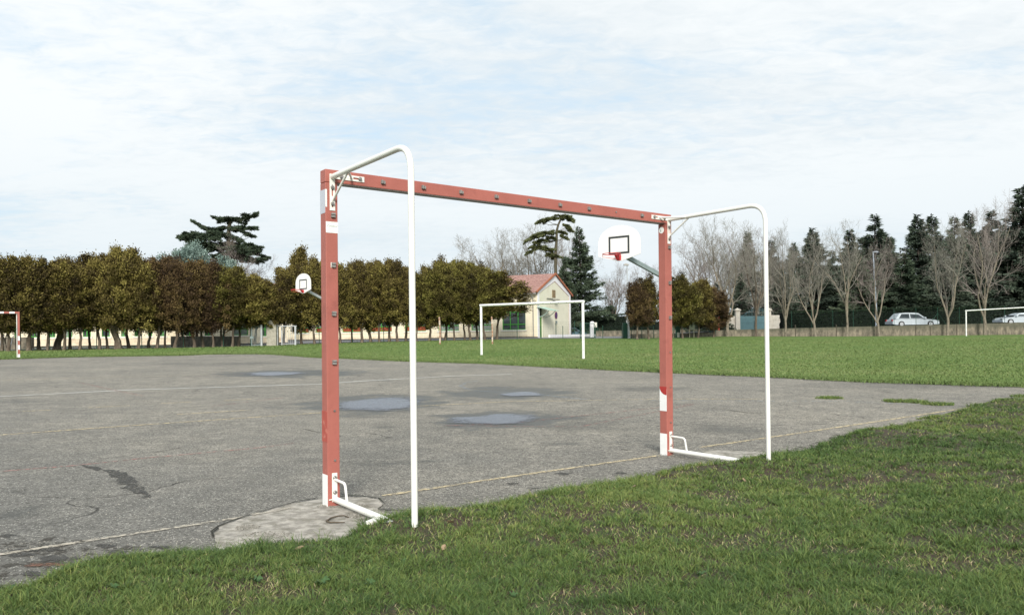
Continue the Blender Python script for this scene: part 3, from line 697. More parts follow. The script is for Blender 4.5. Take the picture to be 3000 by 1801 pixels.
# ------------------------------------------------------------------ the handball goals
def handball_goal(name, origin, rz, label, group, tilt=0.0, detail=True):
    root = empty(name, origin, rz, label, 'goal', group); root.rotation_euler = (0, tilt, rz)
    W, H, S = 3.16, 2.08, .08
    def frame(nm, b, cuts, faces, extra=None):
        return b.build(nm, faces, root, bevel=.003)
    for i, x0 in enumerate((0, W-S)):
        mb = MB(); mb.box(x0, x0+S, 0, S, 0, H-S-.0015); p = mb.build('post', M['red'], root, bevel=.004)
        # painted bands, thin sleeves proud of the paint on the sides that carry them
        sides = [('side', -.0012 if i == 0 else -.0012)]
        def band(z0, z1, mt, front=True, side=True):
            b = MB()
            if side: b.box(x0-.0015, x0, .001, S-.001, z0, z1)
            if front: b.box(x0+.003, x0+S-.003, S, S+.0015, z0, z1)
            if side: b.box(x0+S, x0+S+.0015, .02, S-.001, z0, z1)
            b.build('painted_band', mt, p)
        if i == 0:
            band(.0, .198, M['whitestripe']); band(.40, .59, M['red_dull'], False)
            band(.80, 1.0, M['whitestripe'], side=False); band(.4, .6, M['whitestripe'], side=False)
        else:
            band(.0, .19, M['whitestripe']); band(.385, .575, M['whitestripe']); band(.8, 1.0, M['whitestripe'], side=False)
    mb = MB(); mb.box(0, W, 0, S, H-S, H)
    bar = mb.build('crossbar', M['red'], root, bevel=.004)
    mb = MB(); mb.box(S, W-S, .004, S-.004, H-S-.002, H-S+.001); mb.build('underside_strip', M['alu'], bar)
    for k in range(8): mb = MB(); mb.box(.28+k*.4-.1, .28+k*.4+.1, S, S+.0015, H-S+.002, H-.002); mb.build('painted_band', M['whitestripe'], bar)
    for i, x0 in enumerate((0, W-S)):
        cx0 = x0+.044
        fr = empty('back_frame', (0,0,0)); fr.parent = root
        vb = 1.0 if i == 0 else .97
        # upper tube, bend and long leg in one; y is negative towards the back
        path = bend([(cx0, -.012, 2.034), (cx0, -vb+.01, 2.034), (cx0, -vb, -.03)], .15, 8)
        mb = MB(); mb.tube(path, .0168, 16); mb.build('bent_tube', M['tube'], fr)
        gb = MB(); gb.tube([(cx0, -.008, .046), (cx0, -vb*.68, .045), (cx0, -vb+.02, .012)], [.019, .019, .017], 14); g_ = gb.build('ground_bar', M['tube'], fr)
        if i == 0: eb = MB(); eb.prism([(0,-.61),(-.035,-.60),(-.10,-.64),(-.105,-.665),(-.08,-.675),(0,-.66)], lambda a, b: (cx0+a, b, .034), lambda a, b: (cx0+a, b, .048)); eb.build('ground_tab', M['strap'], g_)
        hd = MB(); hd.tube(bend([(cx0, -.006, .168), (cx0, -.155, .165), (cx0+.003, -.175, .055)], .025, 5), .0082, 10); hd.build('handle', M['tube'], fr)
        st = MB(); st.box(cx0-.017, cx0+.017, -.005, 0, .03, .208)
        st.box(cx0-.04, cx0-.017, -.010, -.004, .044, .050)
        lo = st.build('lower_strap', M['strap'], fr, bevel=.001)
        # slotted upper strap: two rails and three bridges
        st = MB(); zt, zb = 2.052, 1.826
        st.box(cx0-.017, cx0-.005, -.005, 0, zb, zt); st.box(cx0+.005, cx0+.017, -.005, 0, zb, zt)
        for a, b_ in ((zb, zb+.02), (1.872, 1.915), (1.985, zt)): st.box(cx0-.005, cx0+.005, -.005, 0, a, b_)
        up = st.build('upper_strap', M['strap'], fr)
        s_ = 1 if i == 0 else -1
        st = MB(); e0 = cx0+s_*.018; e1 = cx0+s_*.215; a, b_ = sorted((e0, e1))
        st.box(a, b_, -.005, 0, 2.024, 2.0355); st.box(a, b_, -.005, 0, 2.0475, 2.058)
        for q0, q1 in ((.018, .05), (.085, .14), (.195, .215)):
            c0, c1 = sorted((cx0+s_*q0, cx0+s_*q1)); st.box(c0, c1, -.005, 0, 2.0355, 2.0475)
        hs = st.build('side_strap', M['strap'], fr)
        tb = MB(); tb.tube([(cx0+.004, -.006, 1.892), (cx0+.004, -.215, 2.022)], .0075, 8); tb.build('brace', M['tube'], fr)
        tb = MB(); tb.tube([(cx0+s_*.125, -.006, 2.042), (cx0+s_*.02, -.20, 2.030)], .0075, 8); tb.build('brace', M['tube'], fr)
        for (bx, bz) in ((cx0, 1.968), (cx0, 1.868), (cx0+s_*.185, 2.042), (cx0+s_*.06, 2.04)):
            b2 = MB(); b2.tube([(bx, -.004, bz), (bx, -.011, bz)], .0135, 6, smooth=False); b2.tube([(bx, -.011, bz), (bx, -.019, bz)], .0085, 8)
            b2.build('bolt', M['bolt'], up if bz < 2 else hs)
        for bz in (.178, .088):
            b2 = MB(); b2.tube([(cx0+.001, -.005, bz), (cx0+.001, -.008, bz), (cx0+.001, -.012, bz)], [.0135, .0125, .007], 14); b2.build('bolt', M['bolt'], lo)
    # net clips: block with an open hook
    def clip(x, z, horiz, small=False):
        b = MB()
        if small: b.tube([(x, 0, z), (x, -.006, z)], .007, 8)
        elif horiz:
            b.box(x-.013, x-.002, -.018, 0, z-.012, z+.012); b.box(x-.002, x+.004, -.008, 0, z-.009, z+.009); b.box(x+.003, x+.013, -.017, 0, z-.012, z+.007)
        else:
            b.box(x-.012, x+.012, -.018, 0, z+.003, z+.014); b.box(x-.009, x+.009, -.008, 0, z-.003, z+.003); b.box(x-.013, x+.011, -.016, 0, z-.013, z-.002)
        b.build('net_clip', M['clip'] if not small else M['bolt'], root, bevel=0)
    for k in range(9): clip(.39+.3*k, 2.042, True, k == 7)
    for k, zc in enumerate((1.797, 1.49, 1.19, .89, .59, .285)):
        clip(.047, zc, False, k > 3); clip(W-S+.047, zc, False, k > 2)
        if k == 1:
            b = MB(); b.box(.031, .060, -.002, 0, zc-.016, zc+.016); b.build('worn_patch', M['strap'], root)
    return root
g1 = handball_goal('handball_goal', GO, TH, 'large red handball goal frame with white rear tubes at the near court edge', 'handball goals', tilt=.004)
# stickers on the large goal
def gbox(name, mt, x0, x1, y0, y1, z0, z1, par=g1):
    b = MB(); b.box(x0, x1, y0, y1, z0, z1); return b.build(name, mt, par)
stk = gbox('sticker', M['sticker'], .001, .0798, -.0012, -.0002, 1.688, 1.757); stk['label'] = 'white paper sticker with handwriting style print'
fc = bpy.data.curves.new('sticker_text', 'FONT'); fc.body = 'Coldeur'; fc.size = .021; fc.shear = .3; fc.align_x = 'CENTER'
to = bpy.data.objects.new('tmp_text', fc); COL.objects.link(to)
bpy.context.view_layer.update()
me = bpy.data.meshes.new_from_object(to); COL.objects.unlink(to); bpy.data.objects.remove(to)
me.materials.append(M['ink']); tx = bpy.data.objects.new('sticker_text', me); COL.objects.link(tx); tx.parent = stk
tx.rotation_euler = (R(90), 0, 0); tx.location = (.041, -.0016, 1.724)
b = MB()
for zc, a0, a1 in ((1.711, .012, .07), (1.703, .005, .05), (1.751, .008, .072)): b.box(a0, a1, -.0016, -.0012, zc, zc+.001)
b.build('sticker_print', M['ink'], stk)
gs = gbox('sticker', M['sticker_grey'], -.0013, -.0002, .004, .0799, 1.81, 1.955); gs['label'] = 'grey printed sticker folded round the post edge'
gbox('sticker_edge', M['sticker'], -.0013, .010, -.0013, -.0002, 1.846, 1.955, gs)
b = MB(); b.prism([(.042+.028*math.cos(a), 1.945+.028*math.sin(a)) for a in np.linspace(0, 6.283, 24)[:-1]], lambda p, q: (3.08-.0014, p, q), lambda p, q: (3.08-.0003, p, q))
o = b.build('sticker', M['sticker'], g1); o['label'] = 'round white sticker under the corner'
b = MB(); b.prism([(.05+.006*math.cos(a), 1.94+.012*math.sin(a)) for a in np.linspace(0, 6.283, 12)[:-1]], lambda p, q: (3.08-.0018, p, q), lambda p, q: (3.08-.0012, p, q)); b.build('sticker_print', M['ink'], o)
b = MB(); b.prism([(.002+.078*math.cos(a), .596-.068*math.sin(a)) if False else (.0005+.079*math.cos(a), .575+.02-.072*math.sin(a)) for a in np.linspace(0, math.pi/2, 12)]+[(.0005, .594)], lambda p, q: (3.08-.0022, p, q), lambda p, q: (3.08-.0016, p, q))
o = b.build('sticker', M['red_dark'], g1); o['label'] = 'bright red quarter round sticker'
gl_ = on(56, 33.4); gp = P(56, 1050, 33.4)
g2 = handball_goal('handball_goal', (gp.x+.04, gp.y, gp.z), TH+math.pi, 'far red and white handball goal before the tree row', 'handball goals')

# pebbles and crumbs round the posts
def pebbles(name, px_boxes, n, smin, smax, mt, z0):
    rgp = np.random.default_rng(77); V = []; Fq = []; bx = np.array([(-1,-1,0),(1,-1,0),(1,1,0),(-1,1,0),(-.6,-.6,.8),(.6,-.6,.8),(.6,.6,.8),(-.6,.6,.8)])
    fc = np.array([(0,1,5,4),(1,2,6,5),(2,3,7,6),(3,0,4,7),(4,5,6,7)]); k = 0
    for (x0, x1, y0, y1) in px_boxes:
        e = ell(x0, x1, y0, y1)
        for _ in range(n):
            a = rgp.uniform(0, 6.3); r = rgp.random()**.5; s = rgp.uniform(smin, smax); x = e[0]+e[2]*r*math.cos(a); y = e[1]+e[3]*r*math.sin(a)
            ang = rgp.uniform(0, 6.3); q = bx*np.array([s, s*rgp.uniform(.6, 1), s*rgp.uniform(.6, 1)]); c_, s2 = math.cos(ang), math.sin(ang)
            q = np.c_[q[:, 0]*c_-q[:, 1]*s2+x, q[:, 0]*s2+q[:, 1]*c_+y, q[:, 2]+T(x, y)+z0]; V.append(q); Fq.append(fc+k*8); k += 1
    return tag(np_mesh(name, np.concatenate(V), np.concatenate(Fq), mt, rgp.random(k*8)), kind='stuff')
M['pebble'] = leaf_mat('pebble_stone', [(.10, .095, .08), (.30, .28, .24), (.5, .47, .40)], .9)
pebbles('gravel', [(930,1080,1478,1492),(1010,1090,1495,1520),(700,860,1560,1590),(1890,2040,1324,1342),(1895,1960,1318,1330),(690,760,1540,1555)], 230, .0015, .0052, M['pebble'], .008)
pebbles('gravel', [(0,700,1570,1640),(1180,1700,1400,1480),(100,900,1380,1520)], 170, .0015, .0045, M['pebble'], .001)

# ------------------------------------------------------------------ football goals
def football_goal(pa, pb, H, wd, label):
    root = empty('football_goal', ((pa.x+pb.x)/2, (pa.y+pb.y)/2, (pa.z+pb.z)/2), 0, label, 'goal', 'white football goals on the field')
    c = root.location
    la = pa-c; lb = pb-c; d = (lb-la); d.z = 0; d.normalize()
    for q in (la, lb):
        mb = MB(); mb.tube([q-Vector((0,0,.15)), q+Vector((0,0,H-wd))], wd/2, 16); mb.build('post', M['white'], root)
    mb = MB(); mb.tube([la-d*wd/2+Vector((0,0,H-wd/2)), lb+d*wd/2+Vector((0,0,H-wd/2))], wd/2, 16); cb = mb.build('crossbar', M['white'], root)
    n = 14; hk = MB()
    for k in range(1, n):
        p = la.lerp(lb, k/n)+Vector((0, 0, H-wd*.62)); hk.box(p.x-.02, p.x+.02, p.y-wd/2-.03, p.y-wd/2+.01, p.z-.02, p.z+.02)
    hk.build('net_hooks', M['clip'], cb)
    for q in (la, lb):
        hk = MB()
        for k in range(1, 6):
            z_ = H*k/6.2; hk.box(q.x-.01, q.x+.01, q.y-wd/2-.02, q.y-wd/2+.01, q.z+z_-.02, q.z+z_+.02)
        hk.build('net_hooks', M['clip'], root)
    return root
football_goal(P(1411, 1041, 35.8), P(1709.5, 1052, 31.0), 2.44, .115, 'white football goal on the grass in front of the gabled house')
pr = P(2831, 984, 71.0); pr2 = P(3080, 975, 66.5)
football_goal(pr, pr2, 2.44, .115, 'distant white football goal on the grass in front of the long retaining wall')

# ------------------------------------------------------------------ basketball hoops
def hoop(loc_rim, yaw, pole_xy, label, arm_mat, chain=False):
    """yaw: direction in which the rim points away from the board"""
    rx, ry = math.cos(yaw), math.sin(yaw); px_, py_ = -ry, rx
    base = Vector((pole_xy[0], pole_xy[1], T(*pole_xy)))
    root = empty('basketball_hoop', base, 0, label, 'basketball hoop', 'basketball hoops beside the court')
    c = Vector(loc_rim)-base; bc = c-Vector((rx, ry, 0))*.375           # board plane point at rim height
    def W_(a, b, o=0): return bc+Vector((px_*a+rx*o, py_*a+ry*o, b))
    W2 = .60; prof = []
    for t in np.linspace(0, math.pi, 25):
        prof.append((W2*math.cos(t)*(1.0), .28+.47*math.sin(t)**.85))
    prof = [(W2, .0)]+prof+[(-W2, .0), (-.06, -.15), (.06, -.15)]
    prof = [(a, b) for a, b in prof]
    mb = MB(); mb.prism(prof, lambda a, b: W_(a, b, -.02), lambda a, b: W_(a, b, 0)); bd = mb.build('backboard', M['board'], root)
    t = .05; sq = MB()
    for (a0, a1, b0, b1) in ((-.295, .295, .45-t+.03, .48), (-.295, .295, .03, .03+t), (-.295, -.295+t, .03+t, .48-t), (.295-t, .295, .03+t, .48-t)):
        sq.prism([(a0,b0),(a1,b0),(a1,b1),(a0,b1)], lambda a, b: W_(a, b, .001), lambda a, b: W_(a, b, .004))
    sq.build('target_square', M['black'], bd)
    mb = MB(); pts = [c+Vector((math.cos(a)*.225, math.sin(a)*.225, 0)) for a in np.linspace(0, 2*math.pi, 33)]
    mb.tube(pts, .0095, 8, caps=False); rm = mb.build('rim', M['rim'], root)
    mb = MB()
    pp = [W_(-.06, .01, .005), W_(.06, .01, .005), W_(.06, -.13, .005), W_(-.06, -.13, .005)]
    qq = [W_(-.07, .01, .14), W_(.07, .01, .14), W_(.02, -.13, .02), W_(-.02, -.13, .02)]
    mb.add(pp+qq, [(0,1,2,3),(4,5,6,7),(0,1,5,4),(1,2,6,5),(2,3,7,6),(3,0,4,7)]); mb.build('rim_bracket', M['rim'], rm)
    mb = MB()
    for s in (-1, 1):
        q = c+Vector((rx*.10+px_*s*.2, ry*.10+py_*s*.2, 0)); mb.tube(bend([q, q-Vector((0,0,.07)), W_(s*.02, -.10, .02)], .02, 4), .006, 6)
    mb.build('rim_stay', M['rim'], rm)
    # arm and pole
    bk = W_(0, .05, -.05); top = Vector((0, 0, bc.z-.62)); mb = MB()
    dirx = (Vector((0,0,top.z))-bk); n_ = Vector((-dirx.y, dirx.x, 0)).normalized()*.045; uph = Vector((0,0,.06))
    e = Vector((0,0,bc.z-.50)); vs = []
    for q in (bk, e): vs += [q-n_-uph, q+n_-uph, q+n_+uph, q-n_+uph]
    mb.add(vs, [(0,1,2,3),(4,7,6,5),(0,4,5,1),(1,5,6,2),(2,6,7,3),(3,7,4,0)]); mb.build('arm', arm_mat, root, bevel=.008)
    mb = MB(); mb.tube([(0,0,0), (0,0,e.z+.02)], .075, 16); mb.build('pole', arm_mat, root)
    mb = MB()
    for s in (-1, 1): mb.tube([W_(s*.3, .15, -.025), bk.lerp(e, .25)], .018, 6)
    mb.build('board_stay', arm_mat, root)
    return root
hp = P(1792, 744, 18.6)
hoop(hp, R(-127), tuple(on(1944, 19.6))[:2], 'large white backboard with red rim against the sky, left of the far red post', M['polegreen'])
hp = P(867, 848.5, 33.8)
h2 = hoop(hp, R(-131), tuple(on(963, 35.4))[:2], 'distant white backboard with red rim before the trees, beside the near red post', M['galv'])

# rusty thin posts
for i, (X0, Yb, Yt, lab) in enumerate(((1289, 1006, 929, 'thin rust stained white pole on the grass in front of the tree row'), (1442.5, 1003, 928, 'thin white pole with rusty foot seen inside the white football goal'))):
    p = P(X0, Yb, 50); mb = MB(); hgt = (Yb-Yt)/F_PX*50
    mb.tube([(0,0,-.1), (.01,0,hgt*.5), (-.03,0,hgt)], .055, 10); mb.tube([(-.03,0,hgt), (-.03,0,hgt+.02)], .04, 10)
    o = mb.build('marker_pole', M['rust']); o.location = p; tag(o, lab, 'pole', 'thin poles at the field edge')

# ------------------------------------------------------------------ foliage makers
def cards(C, dirs, ln, wd, rg, flat=.0):
    """kite shaped sprays at C pointing along dirs"""
    n = len(C); d = dirs/np.linalg.norm(dirs, axis=1, keepdims=True)
    r = rg.normal(size=(n, 3)); s = np.cross(d, r); s /= np.linalg.norm(s, axis=1, keepdims=True)
    ln = ln[:, None]; wd = wd[:, None]
    V = np.stack([C, C+d*ln*.45+s*wd*.5, C+d*ln, C+d*ln*.45-s*wd*.5], 1).reshape(-1, 3)
    b = np.arange(n)*4; return V, np.c_[b, b+1, b+2, b+3]
def thuja_crown(seed, w=1.0, h=1.0, ncl=150, per=78, lobes=5):
    """unit crown: about 2*w wide, from 0 to h tall"""
    rg = np.random.default_rng(seed); Cc = []; ltint = []
    lob = [(0, 0, -.02*h, h*.90, w*.62, 1.5)]
    nl = lobes+7
    for i in range(nl):
        a = 2.4*i+seed; rd = w*(.30+.62*((i*0.618) % 1)); hh_ = h*(1.02-.42*(rd/w)**1.6)*rg.uniform(.84, 1.05)
        lob.append((rd*math.cos(a), rd*math.sin(a), rg.uniform(-.05, .14)*h, hh_, w*rg.uniform(.24, .40), .8))
    for (lx, ly, lz, lh, lr, wt) in lob:
        k = int(ncl*.42*wt*(lr/w)*2.1*(lh-lz)/h); t = rg.uniform(0, 1, k)**.9; a = rg.uniform(0, 6.3, k)
        rad = lr*(np.clip(t/.16, .25, 1))*(1-np.clip((t-.35)/.65, 0, 1)**1.7*.93)*rg.uniform(.5, 1.12, k)
        Cc.append(np.c_[lx+rad*np.cos(a), ly+rad*np.sin(a), lz+(lh-lz)*t]); ltint += [rg.uniform(-.13, .13)]*k
    Cc = np.concatenate(Cc); K = len(Cc); ct = np.clip(rg.uniform(0, 1, K)+np.array(ltint)*1.5, 0, 1.2)
    r = rg.uniform(.12, .36, K)
    off_ = rg.normal(size=(K, per, 3))*.5; off_[:, :, 2] *= 1.25
    C = (Cc[:, None]+off_*r[:, None, None]).reshape(-1, 3); n = len(C)
    out = C-np.array([0, 0, h*.4]); out[:, 2] *= .3; out /= np.linalg.norm(out, axis=1, keepdims=True)+1e-6
    d = out*.6+np.array([0, 0, .75])+rg.normal(size=(n, 3))*.5
    V, Fq = cards(C, d, rg.uniform(.09, .21, n), rg.uniform(.045, .09, n), rg)
    V[:, 2] = np.maximum(V[:, 2], -.45)
    low = np.clip(1-Cc[:, 2]/h, 0, 1)*.0
    ti = np.clip(np.repeat(ct*.72+.04-low, per)+.10*np.clip((C[:, 2]-np.repeat(Cc[:, 2], per))/.3, -1, 1)*0+rg.normal(0, .08, n), 0, 1)
    return V, Fq, np.repeat(ti, 4)
def trunk_mesh(seed, h, r0, lean=.15, fork=False, up=3.0):
    rg = np.random.default_rng(seed); mb = MB()
    pts = [(0, 0, -.15)]; x = y = 0
    a = rg.uniform(0, 6.3)
    for k in range(1, 7):
        x += math.cos(a)*lean*h/6*rg.uniform(.3, 1.2)+rg.normal()*.03; y += math.sin(a)*lean*h/6*rg.uniform(.3, 1)+rg.normal()*.03; pts.append((x, y, h*k/6))
    rr = [r0*1.35]+[r0*(1-.08*k) for k in range(1, 7)]; mb.tube(pts, rr, 8)
    top = pts[-1]
    for q in range(4):
        b = a+q*1.6+rg.uniform(-.3, .3); ll = rg.uniform(.5, .9)*up
        p0 = pts[4+q % 3]; mid = (p0[0]+math.cos(b)*ll*.22, p0[1]+math.sin(b)*ll*.22, p0[2]+ll*.5); e = (p0[0]+math.cos(b)*ll*.32, p0[1]+math.sin(b)*ll*.32, p0[2]+ll)
        mb.tube([p0, mid, e], [r0*.5, r0*.35, r0*.15], 6)
    mb.tube([top, (top[0]*.7, top[1]*.7, h+up*1.2)], [r0*.6, r0*.15], 6)
    if fork:
        p0 = pts[2]; mb.tube([p0, (p0[0]+.22, p0[1], p0[2]+h*.35), (p0[0]+.34, p0[1], h+.5)], [r0*.8, r0*.7, r0*.5], 8)
    return mb
CR_V = []
for s in range(6):
    V, Fq, t_ = thuja_crown(s+3, 1.35 if s < 4 else 1.9, 6.0, 150 if s < 4 else 235, 78, 4+s % 3)
    CR_V.append((np_mesh('crown', V, Fq, M['th_olive'], t_, link=False), 1.35 if s < 4 else 1.9))
TR_V = [trunk_mesh(s+20, 2.0, .11, .14).build('trunk', M['bark']) for s in range(5)]+[trunk_mesh(31, 2.0, .17, .08, True).build('trunk', M['bark'])]
TR_ME = [o.data for o in TR_V]
for o in TR_V: bpy.data.objects.remove(o)
def make_tree(name, loc, crown_me, crown_mat, trunk_me, trunk_h_scale, crown_z, csx, csz, rz, label, cat, group, tr_w=1.0):
    root = empty(name, loc, 0, label, cat, group)
    t = bpy.data.objects.new('trunk', trunk_me); COL.objects.link(t); t.parent = root; t.scale = (tr_w, tr_w, trunk_h_scale); t.rotation_euler = (0, 0, rz*1.7)
    if crown_me:
        c = bpy.data.objects.new('crown', crown_me); COL.objects.link(c); c.parent = root
        c.location = (0, 0, crown_z); c.scale = (csx, csx, csz); c.rotation_euler = (0, 0, rz)
        if crown_mat: c.material_slots[0].link = 'OBJECT'; c.material_slots[0].material = crown_mat
    return root
ORD = ['first','second','third','fourth','fifth','sixth','seventh','eighth','ninth','tenth','eleventh','twelfth','thirteenth','fourteenth','fifteenth','sixteenth']
TRX = [4,22,50,83,115,140,165,186,205,232,262,290,317,346,378,405,435,457,483,511,540,570,597,625,652,680,698,745,765,831,884,922,950,997,1030,1059,1086,1112,1140,1165,1190,1221,1256,1291,1303,1331,1361,1380,1398,1421,1455]
TOPX = np.array([0,50,85,100,140,175,210,235,270,310,355,365,400,470,500,545,600,630,665,690,730,765,815,850,885,930,945,990,1005,1030,1060,1105,1150,1200,1250,1280])*1.2136
TOPY = np.array([600,596,603,628,607,603,600,598,580,570,600,615,600,612,618,610,640,655,640,618,582,600,614,612,606,620,612,622,648,625,615,610,617,633,655,690])*1.2136
LAND = [(56,'far red and white goal'),(265,'tallest rounded clump'),(510,'blue grey crown'),(790,'concrete gate pier'),(965,'near red goal post'),(1205,'tall white tube'),(1411,'football goal post')]
NAMES = {}
rgt = np.random.default_rng(5)
for i, X0 in enumerate(TRX):
    d = float(np.interp(X0, [0, 400, 700, 950, 1330, 1560], [45, 50, 54, 58, 62, 64]))+(0 if i % 2 else 1.0)+rgt.uniform(-.3, .3)
    loc = on(X0, d); topz = P(X0, float(np.interp(X0, TOPX, TOPY)), d).z - loc.z+rgt.uniform(-.25, .1)-(0 if X0 in (83, 165, 346, 622, 745, 1086, 1291, 1380, 22, 262, 884, 1165) else rgt.uniform(0, .5))
    big = X0 in (83, 165, 346, 622, 745, 1086, 1291, 1380)
    vi = (4+i % 2) if big else i % 4
    me_, wv = CR_V[vi]; botpx = float(np.interp(X0, [0, 300, 560, 700, 900, 1230, 1400, 1500], [958, 955, 965, 950, 955, 945, 940, 915])); cz = P(X0, botpx, d).z-loc.z+rgt.uniform(-.25, .25)
    if X0 > 1440: cz = 2.0
    ch = topz-cz; csz = ch/6.25
    land = min(LAND, key=lambda l: abs(l[0]-X0)); side = 'right of' if X0 > land[0] else 'left of'
    NAMES.setdefault((land[1], side), []).append(X0); 
    brown = X0 in range(455, 640)
    cm = M['th_brown'] if brown else (M['th_green'] if (X0 > 1200 and i % 2) or X0 in (680, 698, 652) else M['th_olive'])
    col = 'rusty brown' if cm == M['th_brown'] else 'yellow green' if cm == M['th_green'] else 'olive brown'
    sib = sorted([q for q in TRX if min(LAND, key=lambda l: abs(l[0]-q))[1] == land[1] and (q > land[0]) == (X0 > land[0])], key=lambda q: abs(q-land[0]))
    lab = f'{col} conifer, {ORD[sib.index(X0)]} trunk {side} the {land[1]}'
    make_tree('conifer_tree', loc, me_, cm, TR_ME[5] if X0 in (346, 1086, 165) else TR_ME[i % 5], max(.6, (cz+.25)/2.0), cz, (1.9 if X0 == 1455 else 1.4 if X0 == 1421 else 1.05 if big else rgt.uniform(.9, 1.12)), csz, i*1.9, lab, 'tree', 'row of clipped conifers before the school', tr_w=1.4 if X0 in (165, 83, 346) else rgt.uniform(.75, 1.15))
# two clipped trees to the right of the house
for (X0, d, tp, bt, sx, cm, lab) in ((1868, 63, 815, 950, .85, M['th_brown'], 'brown thinning conifer with bare pale stems left of the far red post'), (1900, 64, 800, 948, .95, M['th_olive'], 'olive brown conifer with bare stems just touching the far red post'),
        (2000, 68, 795, 950, 1.25, M['th_green'], 'dense yellow green conifer right of the far red post'), (2045, 70, 812, 950, 1.3, M['th_olive'], 'broad olive conifer behind the notice board on legs'), (2090, 73, 830, 958, 1.2, M['th_brown'], 'brownish conifer beside the thin red post')):
    loc = on(X0, d); cz = P(X0, bt, d).z-loc.z; tz = P(X0, tp, d).z-loc.z
    k = int(X0) % 4; me_, wv = CR_V[k]
    make_tree('conifer_tree', loc, me_, cm, TR_ME[k], max(.6, (cz+.3)/2), cz, sx, (tz-cz)/6.2, X0, lab, 'tree', 'clipped conifers near the road gate', .9)

# ------------------------------------------------------------------ bare trees and conifers
def prisms(segs, n=3):
    """segs rows: x0 y0 z0 x1 y1 z1 r0 r1"""
    S = np.array(segs); a = S[:, :3]; b = S[:, 3:6]; d = b-a; L = np.linalg.norm(d, axis=1, keepdims=True)+1e-9; d = d/L
    ref = np.where(np.abs(d[:, 2:3]) > .9, np.array([[1., 0, 0]]), np.array([[0, 0, 1.]]))
    u = np.cross(d, ref); u /= np.linalg.norm(u, axis=1, keepdims=True); v = np.cross(d, u)
    V = []
    for base, r in ((a, S[:, 6:7]), (b, S[:, 7:8])):
        for k in range(n):
            t = 2*math.pi*k/n; V.append(base+(u*math.cos(t)+v*math.sin(t))*r)
    V = np.stack(V, 1).reshape(-1, 3); o = (np.arange(len(S))*2*n)[:, None]
    F_ = np.concatenate([np.c_[o+k, o+(k+1) % n, o+n+(k+1) % n, o+n+k] for k in range(n)]); return V, F_
def bare_segs(seed, H=11, fork_z=2.6, stems=4, r0=.2, spread=.45, twigs=1.0, pollard=False):
    rg = np.random.default_rng(seed); thick = []; thin = []
    def unit(v): return v/(np.linalg.norm(v)+1e-9)
    def grow(p, d, L, r, lev):
        n = {0: 5, 1: 7, 2: 5, 3: 4, 4: 3}[lev]; pts = [p]; dd = d
        for k in range(n):
            dd = unit(dd+rg.normal(size=3)*(.10+.05*lev)*(1.6 if pollard and lev < 3 else 1)+np.array([0, 0, .10 if not pollard or lev > 2 else .02])); p1 = pts[-1]+dd*L/n
            ra = r*(1-.75*k/n); rb = r*(1-.75*(k+1)/n)
            (thick if lev <= 1 else thin).append((*pts[-1], *p1, max(ra, .0055), max(rb, .0045))); pts.append(p1)
            if lev < 4 and k >= (1 if lev else 2):
                m_ = {0: 0, 1: 1.8, 2: 2.1, 3: 2.2*twigs}[lev]
                for _ in range(int(m_+rg.random())):
                    a = rg.uniform(0, 6.3); side = unit(np.cross(dd, np.array([math.cos(a), math.sin(a), .3])))
                    sp = rg.uniform(.45, .95); cd_ = unit(dd*(1-sp*.45)+side*sp*(.8 if lev < 3 else 1)+np.array([0, 0, .15]))
                    grow(p1, cd_, L*{1: .52, 2: .58, 3: .62}[lev]*rg.uniform(.6, 1.2)*(1-.45*k/n), max(rb*.6, .008), lev+1)
        return pts
    # trunk
    p = np.array([0., 0, -.2]); q = [p]
    for k in range(4):
        q.append(q[-1]+np.array([rg.normal()*.05, rg.normal()*.05, (fork_z+.2)/4]))
        thick.append((*q[-2], *q[-1], r0*(1.25 if k == 0 else 1.05-.07*k), r0*(1.0-.07*k)))
    for s_ in range(stems):
        a = 2*math.pi*s_/stems+rg.uniform(-.4, .4); sp = spread*rg.uniform(.5, 1.2)*(0.35 if s_ == 0 else 1)
        d = unit(np.array([math.cos(a)*sp, math.sin(a)*sp, 1 if not pollard else .45])); st = q[-1] if s_ < 3 else q[-2]
        grow(st-np.array([0, 0, .1]), d, (H-fork_z)*rg.uniform(.75, 1.0)*(1 if s_ else 1.05), r0*rg.uniform(.55, .75), 1)
    return thick, thin
BARE = []
for s_, (H, fz, st, r0, sp, tw, pol) in enumerate([(11, 2.3, 5, .20, .42, 1.05, False), (11, 2.8, 4, .18, .38, 1.05, False), (11, 1.8, 4, .17, .50, 1.1, False), (11, 2.6, 6, .19, .52, 1.0, False), (9, 2.2, 6, .35, 1.7, .9, True)]):
    th, tn = bare_segs(s_+60, H, fz, st, r0, sp, tw, pol)
    V, Fq = prisms(th, 6); a_ = np_mesh('trunk', V, Fq, M['barkgrey'], link=False)
    V, Fq = prisms(tn, 3); b_ = np_mesh('crown', V, Fq, M['twig'], link=False); BARE.append((a_, b_, H, len(tn)))
def bare_tree(X0, ytop, d, k, label, group, base_y=None, wide=1.0, tm=None, bm_=None, zb=None):
    a_, b_, H, _n2 = BARE[k]
    if base_y: loc = P(X0, base_y, d)
    else: loc = on(X0, d)
    if zb is not None: loc.z = zb
    h = P(X0, ytop, d).z-loc.z; s_ = h/(H*1.02); root = empty('bare_tree', loc, 0, label, 'tree', group)
    for nm, me_, mt_ in (('trunk', a_, tm), ('crown', b_, bm_)):
        o = bpy.data.objects.new(nm, me_); COL.objects.link(o); o.parent = root; o.scale = (s_*wide, s_*wide, s_); o.rotation_euler = (0, 0, X0*.37)
        if mt_: o.material_slots[0].link = 'OBJECT'; o.material_slots[0].material = mt_
    return root
ROW = 'bare winter trees along the retaining wall'
